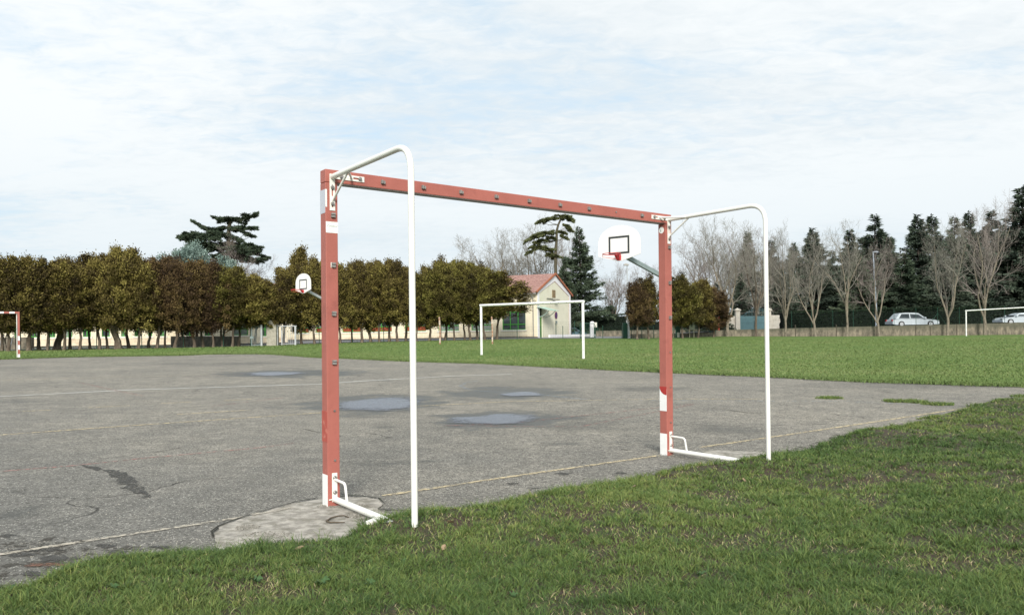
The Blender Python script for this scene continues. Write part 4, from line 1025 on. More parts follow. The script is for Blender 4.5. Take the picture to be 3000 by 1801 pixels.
for (X0, yt, k, by, wd, lab, tm, bm_) in ((2131, 690, 0, 988, 1.05, 'bare winter tree at the grass edge just left of the blue gate', None, None), (2214, 672, 1, 988, .85, 'bare tree standing in front of the closed blue gate', M['bark'], None),
      (2301, 712, 3, 987, .85, 'bare tree before the torn end of the gate wall', None, None), (2389, 700, 2, 986, .95, 'forked bare tree in front of the dark hedge, between gate wall and lamp pole', None, None),
      (2481, 668, 1, 985, .9, 'slender bare tree before the hedge, nearest left of the lamp pole', None, None), (2576, 712, 2, 982, 1.0, 'bare tree with pink twigs growing beside the leaning lamp pole', None, M['twigpink']),
      (2776, 655, 2, 981, 1.0, 'bare tree with low side limb behind the silver car\'s bonnet', None, None), (2886, 640, 0, 981, 1.05, 'large bare tree inside the distant white football goal', None, M['twigpink'])):
    bare_tree(X0, yt, 76, k, lab, ROW, by, wd*(.72 if X0 > 2800 else .84), tm, bm_)
BG = 'bare winter trees in the background'
for (X0, yt, d, k, wd, lab, bm_) in ((1445, 690, 90, 1, 1.05, 'wispy bare tree rising behind the conifers left of the red roof', None), (1515, 692, 92, 2, .9, 'thin bare tree behind the left end of the red roof', None),
      (1572, 705, 94, 3, 1.15, 'dense rounded bare tree straight above the red roof', None), (1668, 700, 98, 0, .8, 'bare tree between umbrella cedar and green fir', M['twigpink']),
      (1800, 800, 88, 3, 1.0, 'pinkish bare tree under the basketball board, behind the hedge', M['twigpink']), (1880, 805, 100, 0, 1.0, 'bare tree behind the brown thinning conifer', M['twigpink']), (1965, 800, 98, 1, 1.0, 'faint bare tree just right of the far red post', M['twigpink']),
      (2065, 745, 92, 0, 1.25, 'spreading bare tree above the broad olive conifer', M['twigpink']), (2110, 705, 96, 3, 1.1, 'tall airy bare tree left of the far white tube', None), (2165, 700, 98, 2, 1.0, 'airy bare tree behind the left gate pillar', M['twigpink']),
      (2245, 690, 99, 1, 1.0, 'bare tree right behind the far white tube', M['twigpink']), 
      (722, 745, 76, 3, 1.0, 'reddish bare tree under the dark layered cedar', M['twigpink']), ):
    bare_tree(X0, yt, d, k, lab, BG, None, wd, None, bm_)
bare_tree(2222, 770, 93, 4, 'pale plane tree with thick twisted limbs behind the blue gate', BG, None, 1.15, M['barkpale'], None, 1.2)
bare_tree(18, 840, 49, 2, 'small grey leafy bare shrub tree behind the far red and white goal', BG, None, 1.1, None, None)

def conifer_mesh(seed, H=14, Rm=3.6, dens=1.0, droop=.25, tip=.35, gaps=.15, mt='conifer'):
    rg = np.random.default_rng(seed); C = []; Dn = []; seg = []; T0 = []
    z = .4; lean = rg.normal(0, .012, 2)
    seg += [(lean[0]*k, lean[1]*k, k, lean[0]*(k+1), lean[1]*(k+1), k+1, .24*(1-k/H)+.02, .24*(1-(k+1)/H)+.015) for k in range(int(H))]
    while z < H-.1:
        t = z/H; Lb = Rm*1.12*(1-t)**1.12*(1+.16*math.sin(z*2.1+seed))+.10; nb = int(rg.integers(5, 8)) if t < .8 else 4
        for b in range(nb):
            if rg.random() < gaps: continue
            a = rg.uniform(0, 6.3); L = Lb*rg.choice([rg.uniform(.5, .95), rg.uniform(.9, 1.3)]); up = .35-.55*(1-t)*rg.uniform(.3, 1)
            n = max(6, int(L*26*dens)); s = rg.uniform(.08, 1, n)**.8
            rr = L*s; zz_ = z+up*rr*.6-droop*rr*rr/Rm*.55+tip*np.clip(s-.6, 0, 1)*L*.4
            wob = rg.normal(0, .13, n)*(.4+rr*.28); ca, sa = math.cos(a), math.sin(a)
            px = lean[0]*z+ca*rr-sa*wob; py = lean[1]*z+sa*rr+ca*wob
            C.append(np.c_[px, py, zz_+rg.normal(0, .11, n)]); q = rg.normal(size=(n, 3))*.45
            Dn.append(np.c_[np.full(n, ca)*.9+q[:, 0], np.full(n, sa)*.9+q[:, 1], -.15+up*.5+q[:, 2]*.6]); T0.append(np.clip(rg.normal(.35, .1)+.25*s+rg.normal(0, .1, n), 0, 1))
            for k in range(3): 
                s0, s1 = L*k/3, L*(k+1)/3; f = lambda r_: z+up*r_*.6-droop*r_*r_/Rm*.55
                seg.append((lean[0]*z+ca*s0, lean[1]*z+sa*s0, f(s0), lean[0]*z+ca*s1, lean[1]*z+sa*s1, f(s1), .05*(1-k/3), .05*(1-(k+1)/3)+.006))
        z += rg.uniform(.16, .34)*(.7+.6*(1-t))
    C = np.concatenate(C); Dn = np.concatenate(Dn); n = len(C)
    V, Fq = cards(C, Dn, rg.uniform(.22, .5, n), rg.uniform(.07, .16, n), rg)
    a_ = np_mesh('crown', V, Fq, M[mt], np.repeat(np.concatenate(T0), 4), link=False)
    V, Fq = prisms(seg, 5); return a_, np_mesh('trunk', V, Fq, M['barkdark'], link=False), H
CON = [conifer_mesh(80, 14, 3.4, 2.1, .2, .4, .1), conifer_mesh(81, 14, 3.0, 2.1, .3, .3, .15), conifer_mesh(82, 14, 4.0, 2.1, .15, .6, .1), conifer_mesh(83, 14, 3.6, 2.1, .1, .5, .2, 'cedar')]
def conifer(X0, yt, d, k, label, group, wide=1.0, zb=1.2, base_y=None, mt_=None, name='fir_tree'):
    loc = on(X0, d); loc.z = zb; h = P(X0, yt, d).z-zb; s_ = h/CON[k][2]; root = empty(name, loc, 0, label, 'tree', group)
    for nm, me_ in (('trunk', CON[k][1]), ('crown', CON[k][0])):
        o = bpy.data.objects.new(nm, me_); COL.objects.link(o); o.parent = root; o.scale = (s_*wide, s_*wide, s_); o.rotation_euler = (0, 0, X0*.53)
        if nm == 'crown' and mt_: o.material_slots[0].link = 'OBJECT'; o.material_slots[0].material = mt_
    return root
FG = 'dark evergreens beyond the hedge'
for (X0, yt, d, k, wd, lab) in ((2196, 677, 100, 1, .75, 'thin pointed dark fir just left of the far white tube top'), (2262, 705, 102, 0, .9, 'dark fir half behind the far white tube'), (2330, 712, 106, 2, .85, 'low dark fir with upturned branch ends right of the far white tube'),
      (2384, 667, 97, 2, .95, 'tall pointed fir above the forked bare tree'), (2440, 735, 99, 0, .9, 'shorter fir in the gap before the slender bare tree'), (2488, 671, 99, 1, 1.0, 'pointed fir exactly behind the slender bare tree'), (2562, 631, 98, 0, 1.15, 'broad tall dark fir above the leaning lamp pole'),
      (2612, 690, 95, 1, 1.1, 'smaller dark fir right of the lamp pole top'), (2650, 740, 93, 3, 1.1, 'greener low fir behind the silver car'), (2692, 627, 99, 2, .9, 'tall fir with bent top above the silver car'), (2733, 629, 102, 1, .95, 'thin topped fir second right of the silver car roof'),
      (2770, 715, 92, 0, 1.2, 'low dark fir behind the bare tree with side limb'), (2796, 637, 98, 0, .9, 'ragged fir above the bare tree with side limb'), (2840, 620, 101, 1, .85, 'curved tip fir just left of the largest bare tree'), (2872, 700, 93, 2, 1.1, 'wide dark fir behind the far goal corner'),
      (2912, 618, 99, 0, 1.05, 'tall fir directly behind the largest bare tree'), (2962, 668, 94, 2, 1.1, 'dark fir near the photo edge before the tallest tree'), (3015, 545, 93, 2, 1.05, 'tallest dark evergreen cut by the photo edge'), (2525, 745, 93, 3, 1.1, 'low bushy fir left of the lamp pole'), (2292, 790, 93, 0, 1.2, 'low dark fir over the gate wall')):
    conifer(X0, yt, d, k, lab, FG, wd*1.35)
conifer(1706, 665, 86, 3, 'green atlas cedar with open pointed top right of the gabled house', 'green cedars by the house', 1.15, .7, name='cedar_tree')
conifer(1657, 752, 84, 0, 'dense low dark cedar between the house chimney and the open pointed one', 'green cedars by the house', 1.0, .7, mt_=M['cedar'], name='cedar_tree')
conifer(2015, 860, 84, 1, 'low dark evergreen behind the roadside signs', FG, 1.3, .8); conifer(2100, 830, 84, 0, 'dark evergreen behind the red post', FG, 1.3, .8); conifer(2175, 800, 92, 2, 'dark evergreen behind the left gate pillar', FG, 1.1, 1.0); conifer(1790, 880, 92, 0, 'low dark evergreen behind the hedge by the street lamp', FG, 1.5, .8)

def layered_cedar(name, X0, d, base_z, trunk_px, plates, ox, oy, sc, mt_, label, r_t=.28, seed=1, dens=1.0):
    rg = np.random.default_rng(seed); loc = on(X0, d); loc.z = base_z
    root = empty(name, loc, 0, label, 'tree'); mpp = d/F_PX/sc
    W_ = lambda a, b: P(ox+a/sc, oy+b/sc, d)-loc
    mb = MB(); tp = [Vector((W_(trunk_px[0][0], 0).x, 0, -.2))]+[W_(a, b) for a, b in trunk_px]
    mb.tube(tp, [r_t*1.2]+[r_t*(1-.6*i/len(trunk_px)) for i in range(len(trunk_px))], 10)
    C = []; Dn = []; T0 = []
    for (a, b, hw, hh, tilt) in plates:
        c = W_(a, b); hw *= mpp; hh *= mpp; yo = rg.uniform(-.5, .5)*hw
        # limb from the nearest trunk point below
        tb = min((q for q in tp[1:]), key=lambda q: abs(q.z-(c.z-.25*abs(c.x-q.x)))+.3*abs(c.x-q.x))
        mid = (tb+c)/2+Vector((0, yo*.5, -.12*abs(c.x-tb.x))); mb.tube([tb, mid, c+Vector((0, yo, 0))], [r_t*.22, r_t*.14, r_t*.05], 6)
        nf = int(9+hw*7); 
        for q_ in range(nf):
            an = rg.uniform(0, 6.3); Lf = hw*rg.choice([rg.uniform(.4, .8), rg.uniform(.8, 1.3)]); n = int((40+Lf*150)*dens); s_ = rg.uniform(.05, 1, n)**.75
            lat = rg.normal(0, 1, n)*(.05+.17*Lf*(1-s_)*s_*2); ca, sa = math.cos(an), math.sin(an)
            x = ca*s_*Lf-sa*lat; y = (sa*s_*Lf+ca*lat)*.75+yo; lift = rg.uniform(-.26, .28)
            z = tilt*x-.10*s_*s_*Lf+lift*s_*Lf+rg.normal(0, .42, n)*hh*(1.0-s_*.8)+rg.normal(0, .03, n)
            C.append(np.c_[c.x+x, c.y+y, c.z+z]); q = rg.normal(size=(n, 3))*.42
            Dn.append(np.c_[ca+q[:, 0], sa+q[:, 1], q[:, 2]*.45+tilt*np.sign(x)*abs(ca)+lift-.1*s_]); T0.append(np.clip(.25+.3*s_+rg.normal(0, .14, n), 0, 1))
    mb.build('trunk', M['cedarbark'], root)
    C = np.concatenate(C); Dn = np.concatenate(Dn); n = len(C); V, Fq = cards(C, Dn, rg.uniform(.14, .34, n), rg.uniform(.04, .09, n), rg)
    np_mesh('crown', V, Fq, mt_, np.repeat(np.concatenate(T0), 4), root); return root
layered_cedar('cedar_tree', 1629, 84, .7, [(1128,1000),(1128,880),(1122,640),(1140,420),(1142,280),(1165,190),(1215,80)],
   [(1250,62,130,16,0),(1320,100,70,20,-.4),(1100,100,60,14,.1),(990,105,130,16,.35),(900,140,60,12,.5),(1290,215,75,16,-.4),(1330,260,45,14,-.6),(1215,295,70,10,-.2),(1250,370,50,18,-.5),(985,322,150,18,.1),(830,362,110,16,.35),(740,390,70,12,.5),
    (1045,375,70,22,-.1),(940,410,90,16,.2),(860,440,70,14,.3),(850,505,110,20,.2),(760,575,60,12,.5),(1010,545,90,10,-.2),(1150,640,110,12,-.15),(1060,625,60,9,.0),(900,520,90,16,.1)],
   1400, 620, 4.944, M['cedarlit'], 'tall umbrella shaped cedar with bare forked trunk behind the red roof', .21, 5, 1.9)
layered_cedar('cedar_tree', 665, 76, .6, [(665,620),(670,480),(650,330),(655,200),(670,140)],
   [(560,118,45,10,-.2),(660,128,110,18,.05),(800,112,80,12,.35),(860,98,45,9,.4),(370,158,40,8,-.6),(420,190,60,12,-.5),(500,215,90,22,-.2),(620,200,90,20,0),(800,198,80,11,-.05),(860,205,45,8,0),(800,245,60,11,-.5),(850,268,35,7,-.1),
    (290,250,60,10,-.35),(370,265,100,22,-.25),(480,280,120,34,-.1),(620,270,110,34,0),(700,290,80,24,-.3),(330,300,90,20,-.2),(470,345,150,34,0),(620,345,120,34,0),(540,385,110,22,0),(820,350,70,14,-.1),(760,385,110,28,-.05),(890,372,70,10,.15),
    (860,415,80,14,-.1),(760,440,110,26,-.05),(940,462,70,10,.2),(880,480,90,16,-.1),(700,430,110,34,0),(600,450,110,30,0),(420,380,90,26,0)],
   450, 600, 2.967, M['cedar'], 'dark layered cedar with flat spreading branches rising above the tree row', .28, 8, 1.5)
for (X0, tp, d, sx, lab) in ((525, 712, 58, 1.35, 'blue grey cypress crown above the row, leftmost of three'), (575, 694, 60, 1.3, 'blue grey cypress crown left below the layered cedar, tallest of three'), (655, 738, 59, 1.2, 'blue grey cypress crown right under the layered cedar')):
    loc = on(X0, d); cz = 2.4; tz = P(X0, tp, d).z-loc.z
    make_tree('cypress_tree', loc, CR_V[int(X0) % 4][0], M['bluegrey'], TR_ME[1], 1.3, cz, sx, (tz-cz)/6.2, X0, lab, 'tree', 'blue grey cypresses behind the row', 1.0)

# ------------------------------------------------------------------ buildings
def wall_x(root_loc, ang, X):
    """distance along a wall (from its root, direction ang) at photo column X"""
    r = ray(X, HOR); dx, dy = math.cos(ang), math.sin(ang); a = r.x/r.y
    return (a*root_loc.y-root_loc.x)/(dx-a*dy)
def facade(root, L, H, th, opens, wall_m, y0=0.0, plinth=.72, zbase=-.6, flip=False):
    """wall along local x from 0 to L at local y=y0 (outside is -y) with openings (x0,x1,z0,z1)"""
    mb = MB(); xs = 0; cur = 0.0
    for (a, b, z0, z1) in sorted(opens):
        mb.box(cur, a, y0, y0+th, zbase, H); 
        if z0 > zbase: mb.box(a, b, y0, y0+th, zbase, z0)
        mb.box(a, b, y0, y0+th, z1, H); cur = b
    mb.box(cur, L, y0, y0+th, zbase, H)
    return mb.build('wall', wall_m, root)
def window(root, a, b, z0, z1, y0, mull=2, trans=(.35,), glass='glass', panel=None, fr=.055, sill=True):
    f = MB(); yf = y0+.08; f.box(a, a+fr, yf, yf+.05, z0, z1); f.box(b-fr, b, yf, yf+.05, z0, z1)
    f.box(a+fr, b-fr, yf, yf+.05, z0, z0+fr); f.box(a+fr, b-fr, yf, yf+.05, z1-fr, z1)
    for k in range(1, mull):
        x = a+(b-a)*k/mull; f.box(x-fr*.6, x+fr*.6, yf-.004, yf+.046, z0+fr, z1-fr)
    zs = []
    for t in trans:
        zt = z0+(z1-z0)*t; f.box(a+fr, b-fr, yf-.002, yf+.048, zt-fr*.6, zt+fr*.6); zs.append(zt)
    w_ = empty('window', (0,0,0)); w_.parent = root
    f.build('frame', M['green'], w_)
    g = MB(); g.box(a+fr*.5, b-fr*.5, yf+.052, yf+.07, z0+fr*.5, z1-fr*.5); g.build('pane', M[glass], w_)
    if panel and zs:
        p_ = MB(); p_.box(a+fr, b-fr, yf+.02, yf+.045, z0+fr, zs[0]-fr*.6); p_.build('panel', M[panel], w_)
    if sill: s_ = MB(); s_.box(a-.12, b+.12, y0-.07, y0+.12, z0-.13, z0-.002); s_.build('sill', M['stone'], w_)
    return w_
def gable_roof(root, x0, x1, y0, y1, ze, zr, ov=.35, th=.12, name='roof'):
    ym = (y0+y1)/2; mb = MB(); sl = (zr-ze)/(ym-y0)
    for s_ in (0, 1):
        ya, za = (y0-ov, ze-ov*sl) if s_ == 0 else (y1+ov, ze-ov*sl)
        vs = []
        for zz_ in (0, th):
            vs += [(x0-ov, ya, za+zz_), (x1+ov*.3, ya, za+zz_), (x1+ov*.3, ym, zr+zz_), (x0-ov, ym, zr+zz_)]
        mb.add(vs, [(0,1,2,3),(4,7,6,5),(0,4,5,1),(1,5,6,2),(2,6,7,3),(3,7,4,0)])
    return mb.build(name, M['roof'], root)
# B: long school wing ending in the visible gable
angB = math.atan2(-.42, .91); cB = Vector((2.4, 70, 0)); LB = 31.0
oB = Vector((cB.x-LB*math.cos(angB), cB.y-LB*math.sin(angB), .66))
B_ = empty('school_building', oB, angB, 'cream school wing with red tiled roof, white trimmed gable and green windows', 'building', 'school buildings behind the trees')
openB = []
for (xa, xb) in ((869, 905), (925, 962), (1003, 1062), (1086, 1148), (1186, 1248), (1284, 1345), (1381, 1440), (1472, 1540)):
    a = wall_x(oB, angB, xa); b = wall_x(oB, angB, xb); openB.append((a, b, .83, 2.95))
facade(B_, LB, 4.4, .35, openB, M['cream'])
mb = MB(); cur = -.03
mb.box(-.03, LB+.0, -.03, -.002, -.6, .30); mb.build('plinth', M['plinth'], B_)
for i, (a, b, z0, z1) in enumerate(openB):
    window(B_, a, b, z0, z1, 0, 3 if i == 7 else 2, (.24, .78), 'glass' if i in (7, 0, 3) else 'glasspale', 'rustpanel' if i in (0, 1, 2, 3, 4) else None)
def gpt(y, z, o=0): return (LB+o, y, z)
W9 = 8.8; ze, zr = 4.4, 6.22
def gy_of(X): return wall_x(Vector((cB.x, cB.y, 0)), angB+math.pi/2, X)
def gz_of(Y, X):
    yy = gy_of(X); p = cB+Vector((-math.sin(angB)*yy, math.cos(angB)*yy, 0)); return P(X, Y, p.y).z-oB.z
dy0, dy1 = gy_of(1579.5), gy_of(1590); dz1 = 2.95
mb = MB()   # gable wall around the door opening
for poly in ([(.001, -.6), (dy0, -.6), (dy0, dz1), (.001, dz1)], [(dy1, -.6), (W9, -.6), (W9, dz1), (dy1, dz1)], [(.001, dz1), (W9, dz1), (W9, ze), (W9/2, zr), (.001, ze)]):
    mb.prism(poly, lambda a, b: gpt(a, b, -.34), lambda a, b: gpt(a, b, 0))
mb.build('gable_wall', M['cream2'], B_)
mb = MB(); mb.box(0, .3, .36, W9, -.6, ze); mb.box(.3, LB-.36, W9-.3, W9, -.6, ze); mb.build('rear_wall', M['cream'], B_)
tw = .42; sl = (zr-ze)/(W9/2); tr = MB()
inner = [(tw, -.5), (tw, ze-.14), (W9/2, zr-.62), (W9-tw, ze-.14), (W9-tw, -.5)]
outer = [(-.02, -.5), (-.02, ze), (W9/2, zr+.01), (W9+.02, ze), (W9+.02, -.5)]
for k in range(4):
    tr.prism([outer[k], outer[k+1], inner[k+1], inner[k]], lambda a, b: gpt(a, b, .001), lambda a, b: gpt(a, b, .04))
tr.build('white_band', M['trim'], B_)
tr = MB(); in2 = [(tw+.05, -.5), (tw+.05, ze-.16), (W9/2, zr-.69), (W9-tw-.05, ze-.16), (W9-tw-.05, -.5)]
for k in range(4): tr.prism([inner[k], inner[k+1], in2[k+1], in2[k]], lambda a, b: gpt(a, b, .001), lambda a, b: gpt(a, b, .02))
tr.build('pink_line', M['pinkline'], B_)
rf = gable_roof(B_, 0, LB, 0, W9, ze, zr, .4)
vg = MB()
for s_ in (0, 1):
    for k in range(24):
        t0, t1 = k/24, (k+.9)/24; ya = (-.4+(W9/2+.4)*t0) if not s_ else (W9+.4-(W9/2+.4)*t0); yb = (-.4+(W9/2+.4)*t1) if not s_ else (W9+.4-(W9/2+.4)*t1)
        za = ze-.4*sl+(zr-ze+.4*sl)*t0; zb_ = ze-.4*sl+(zr-ze+.4*sl)*t1
        vg.add([gpt(ya, za+.0, .05), gpt(yb, zb_+.0, .05), gpt(yb, zb_+.17, .05), gpt(ya, za+.17, .05), gpt(ya, za+.0, .19), gpt(yb, zb_+.0, .19), gpt(yb, zb_+.19, .19), gpt(ya, za+.19, .19)], [(0,1,2,3),(4,7,6,5),(0,4,5,1),(1,5,6,2),(2,6,7,3),(3,7,4,0)])
vg.build('verge_tiles', M['terra'], rf)
ch = MB(); ch.box(LB-1.4, LB-.8, 7.3, 7.95, 4.2, 5.95); ch.box(LB-1.46, LB-.74, 7.24, 8.01, 5.95, 6.06)
for q in (0, .35): ch.box(LB-1.36+q*.9, LB-1.16+q*.9, 7.4, 7.8, 6.06, 6.3)
ch.build('chimney', M['chim'], rf)
gt = MB(); gt.tube([(0, -.42, ze-.25), (LB+.05, -.42, ze-.25)], .07, 8); gt.tube([(LB-.5, -.42, ze-.28), (LB-.4, -.12, ze-.6), (LB-.4, -.09, -.1)], .05, 8); gt.build('gutter', M['alu'], B_)
dr = empty('door', (0,0,0)); dr.parent = B_
mb = MB(); mb.box(LB-.18, LB-.12, dy0, dy0+.5, -.1, 2.9); mb.build('door_glass', M['door_dark'], dr)
mb = MB(); mb.box(LB-.16, LB-.10, dy0+.5, dy1, -.1, 2.05); mb.build('door_leaf', M['greendoor'], dr); mb = MB(); mb.box(LB-.18, LB-.12, dy0+.5, dy1, 2.05, 2.9); mb.build('transom_glass', M['door_dark'], dr)
mb = MB(); mb.box(LB-.2, LB+.02, dy0-.07, dy0, -.1, 2.97); mb.box(LB-.2, LB+.02, dy0, dy1, 2.9, 2.97); mb.build('door_frame', M['bronze'], dr)
cn = MB(); ca, cb = dy0-.5, dy1+.9; cz = gz_of(898, 1575)
for k in range(10):
    a = ca+(cb-ca)*k/10; b = ca+(cb-ca)*(k+.97)/10; cn.prism([(.0, cz), (1.35, cz-.36), (1.35, cz-.40), (.0, cz-.04)], lambda p, q, a=a: (LB+p, a, q+.012*(k % 2)), lambda p, q, b=b: (LB+p, b, q+.012*(k % 2)))
cno = cn.build('canopy', M['canopy'], B_)
for yy in (ca+.35, cb-.35):
    mb = MB(); mb.tube(bend([(LB, yy, cz-1.0), (LB+.55, yy, cz-.85), (LB+1.1, yy, cz-.38)], .3, 5), .03, 6); mb.build('canopy_strut', M['canopy'], cno)
gw = empty('window', (0,0,0)); gw.parent = B_
y0_, y1_ = gy_of(1619), gy_of(1627.5); z0_, z1_ = gz_of(871, 1623), gz_of(850, 1623)
mb = MB(); mb.box(LB+.002, LB+.012, y0_, y1_, z0_, z1_); mb.build('pane', M['glass'], gw)
mb = MB()
for k in range(4): yy = y0_+(y1_-y0_)*k/3; mb.box(LB+.012, LB+.05, yy-.02, yy+.02, z0_, z1_)
for k in range(6): zz2 = z0_+(z1_-z0_)*k/5; mb.box(LB+.013, LB+.048, y0_, y1_, zz2-.02, zz2+.02)
mb.build('grille', M['bronze'], gw)
ys = gy_of(1629); zs = gz_of(923.5, 1629)
mb = MB(); mb.prism([(ys+.36*math.cos(a), zs+.36*math.sin(a)) for a in np.linspace(0, 6.283, 25)[:-1]], lambda p, q: (LB+.03, p, q), lambda p, q: (LB+.05, p, q)); sg = mb.build('round_sign', M['signred'], B_)
mb = MB(); mb.prism([(ys+.27*math.cos(a), zs+.27*math.sin(a)) for a in np.linspace(0, 6.283, 25)[:-1]], lambda p, q: (LB+.05, p, q), lambda p, q: (LB+.055, p, q)); mb.build('sign_centre', mat('sign_dark_blue', (.035,.045,.16), .5, .05), sg)
mb = MB(); mb.prism([(-.30, -.05), (.30, -.05), (.30, .05), (-.30, .05)], lambda p, q: (LB+.056, ys+(p-q)*.7, zs+(p+q)*-.7), lambda p, q: (LB+.06, ys+(p-q)*.7, zs+(p+q)*-.7)); mb.build('sign_bar', M['signred'], sg)
mb = MB(); mb.box(LB+.03, LB+.05, ys-.33, ys+.33, zs-.85, zs-.5); pl = mb.build('sign_plate', M['signwhite'], B_)
mb = MB(); mb.box(LB+.05, LB+.056, ys-.24, ys+.24, zs-.78, zs-.57); mb.build('sign_print', M['signtext'], pl)
mb = MB(); mb.box(LB+.02, LB+.5, gy_of(1619), gy_of(1627), gz_of(879, 1623), gz_of(876.5, 1623)); mb.box(LB+.02, LB+.1, gy_of(1602), gy_of(1619), gz_of(875, 1610), gz_of(873.5, 1610)); mb.build('lamp_bracket', M['alu'], B_)

# A: left wing
oA = Vector((-44, 57.1, .42)); angA = math.atan2(9, 20); LA = 26.0
A_ = empty('school_building', oA, angA, 'long low cream school wing with narrow green windows, behind the left conifers', 'building', 'school buildings behind the trees')
openA = []
for (xa, xb) in ((42, 60), (91, 111), (145, 162), (190, 212), (243, 266), (298, 322), (355, 368), (394, 409), (434, 446), (470, 485), (545, 566), (600, 622), (682, 727), (768, 786)):
    a = wall_x(oA, angA, xa); b = wall_x(oA, angA, xb); openA.append((a, b, .85 if xa != 768 else .75, 2.75))
facade(A_, LA, 4.1, .35, openA, M['cream'])
mb = MB(); mb.box(-.03, LA+.03, -.035, -.002, -.6, .70); mb.build('plinth', M['plinth'], A_)
for i, (a, b, z0, z1) in enumerate(openA): window(A_, a, b, z0, z1, 0, 2, (.30, .75), 'glass' if i % 3 else 'glasspale', None, .06, True)
mb = MB(); mb.box(0, .3, .36, 8, -.6, 4.1); mb.box(LA-.3, LA, .36, 8, -.6, 4.1); mb.box(.31, LA-.31, 7.7, 8, -.6, 4.1); mb.build('end_wall', M['cream'], A_)
gable_roof(A_, 0, LA, 0, 8, 4.1, 5.6, .3)
# stepped low annex wall (dark stone) between the wings
def block(name, px0, px1, ytop, ybot, d, mt, label, cat, depth=.4, group=None, d2=None):
    a = P(px0, ybot, d); b = P(px1, ybot, d2 or d); ta = P(px0, ytop, d); tb = P(px1, ytop, d2 or d); mb = MB()
    v = [a-Vector((0,0,.3)), b-Vector((0,0,.3)), tb, ta]; n = Vector(((b-a).y, -(b-a).x, 0)).normalized()*-depth; vv = v+[q+n for q in v]
    c = (a+b)/2; mb.add([q-c for q in vv], [(0,1,2,3),(4,7,6,5),(0,4,5,1),(1,5,6,2),(2,6,7,3),(3,7,4,0)])
    o = mb.build(name, mt); o.location = c
    return tag(o, label, cat, group)
block('low_wall', 500, 700, 985, 1008, 57, M['wallstone'], 'dark stained low stone wall in the yard under the brown crowns', 'wall', .35)
block('low_wall', 0, 92, 988, 1012, 52, M['wallstone'], 'low dark wall stub behind the far red and white goal', 'wall', .3)
# yard asphalt and pavements
dl = lambda X: float(np.interp(X, [-400, 0, 400, 700, 950, 1330, 1560, 1800, 2000], [40, 45, 50, 54, 58, 62, 64.5, 66, 69]))
front = [on(X, dl(X)+1.2) for X in (-500, -200, 0, 200, 400, 700, 950, 1330, 1560, 1700, 1850)]
sheet('yard', [(p.x, p.y) for p in front]+[(12, 68.5), (16, 90), (-10, 98), (-40, 92), (-70, 70)], .035, M['yard'], 1.5)
pv = []
for (ax, ay), (bx, by) in (((oA.x, oA.y), (oA.x+LA*math.cos(angA), oA.y+LA*math.sin(angA))),):
    nx_, ny_ = math.sin(angA), -math.cos(angA); sheet('pavement', [(ax+nx_*1.6, ay+ny_*1.6), (bx+nx_*1.6, by+ny_*1.6), (bx, by), (ax, ay)], .12, M['path'], 1.5)
nx_, ny_ = math.sin(angB), -math.cos(angB)
sheet('pavement', [(oB.x+nx_*1.4, oB.y+ny_*1.4), (cB.x+nx_*1.4+.8, cB.y+ny_*1.4), (cB.x, cB.y), (oB.x, oB.y)], .12, M['path'], 1.5)

# ------------------------------------------------------------------ fences
def mesh_fence(name, pts, hts, label, group, mt=M['fgreen'], r=.028, wire=.0028, gap=.1, vgap=.2):
    root = empty(name, pts[0], 0, label, 'fence', group); o0 = pts[0]
    for p, h in zip(pts, hts):
        mb = MB(); q = p-o0; mb.tube([q-Vector((0,0,.1)), q+Vector((0,0,h))], r, 8); mb.tube([q+Vector((0,0,h)), q+Vector((0,0,h+.02))], r*1.2, 8); mb.build('post', mt, root)
    segs = []
    for (a, ha), (b, hb) in zip(zip(pts[:-1], hts[:-1]), zip(pts[1:], hts[1:])):
        a = a-o0; b = b-o0; L = (b-a).length; h = min(ha, hb)-.05; k = .05
        while k < h:
            segs.append((a.x, a.y, a.z+k, b.x, b.y, b.z+k, wire, wire)); k += vgap
        n = max(2, int(L/gap/2))
        for i in range(1, n):
            q = a.lerp(b, i/n); segs.append((q.x, q.y, q.z+.05, q.x, q.y, q.z+h, wire*.7, wire*.7))
    V, Fq = prisms(segs, 3); np_mesh('wire_mesh', V, Fq, mt, parent=root); return root
fp = lambda Xs, add=.5: [on(X, dl(X)+add) for X in Xs]
pts = fp((-60, 60, 145, 283, 415, 537, 654, 734)); mesh_fence('mesh_fence', pts, [1.35]*len(pts), 'green wire mesh fence under the left trees up to the steel gate', 'green mesh fences')
pts = fp((873, 935, 1032, 1124, 1215, 1310, 1405, 1515, 1585, 1649, 1700)); mesh_fence('mesh_fence', pts, [1.3]*4+[1.22]*4+[1.12]*3, 'green wire mesh fence from the turnstile to the house', 'green mesh fences')
pts = [on(X, 66.5+.012*(X-1766)) for X in (1745, 1766, 1822)]; mesh_fence('mesh_fence', pts, [1.15]*3, 'short green mesh fence before the road opening', 'green mesh fences')
pts = [on(X, 68) for X in (1850, 1880, 1915, 1952, 1980)]; mesh_fence('mesh_fence', pts, [1.15]*5, 'green mesh fence around the far red post, beside the green cabinet', 'green mesh fences')
pts = [P(X, 967-(X-2110)*.025, 77.15) for X in (2319.7, 2378, 2440, 2500, 2558, 2619.6, 2683.7, 2747, 2811, 2877, 2943.6, 3010, 3080)]
mesh_fence('mesh_fence', pts, [1.75]*len(pts), 'thin posted wire fence on top of the retaining wall before the cars', 'green mesh fences', M['fgreen'], .022, .0022, .2, .3)
mb = MB(); q = P(2747, 915, 77.2); 
for xx in (2724, 2772): mb.tube([P(2747, 917, 77.2), P(xx, 950, 77.2)], .02, 6)
tag(mb.build('fence_brace', M['fgreen']), 'slanting struts of the wire fence above the wall right of the silver car', 'fence brace')
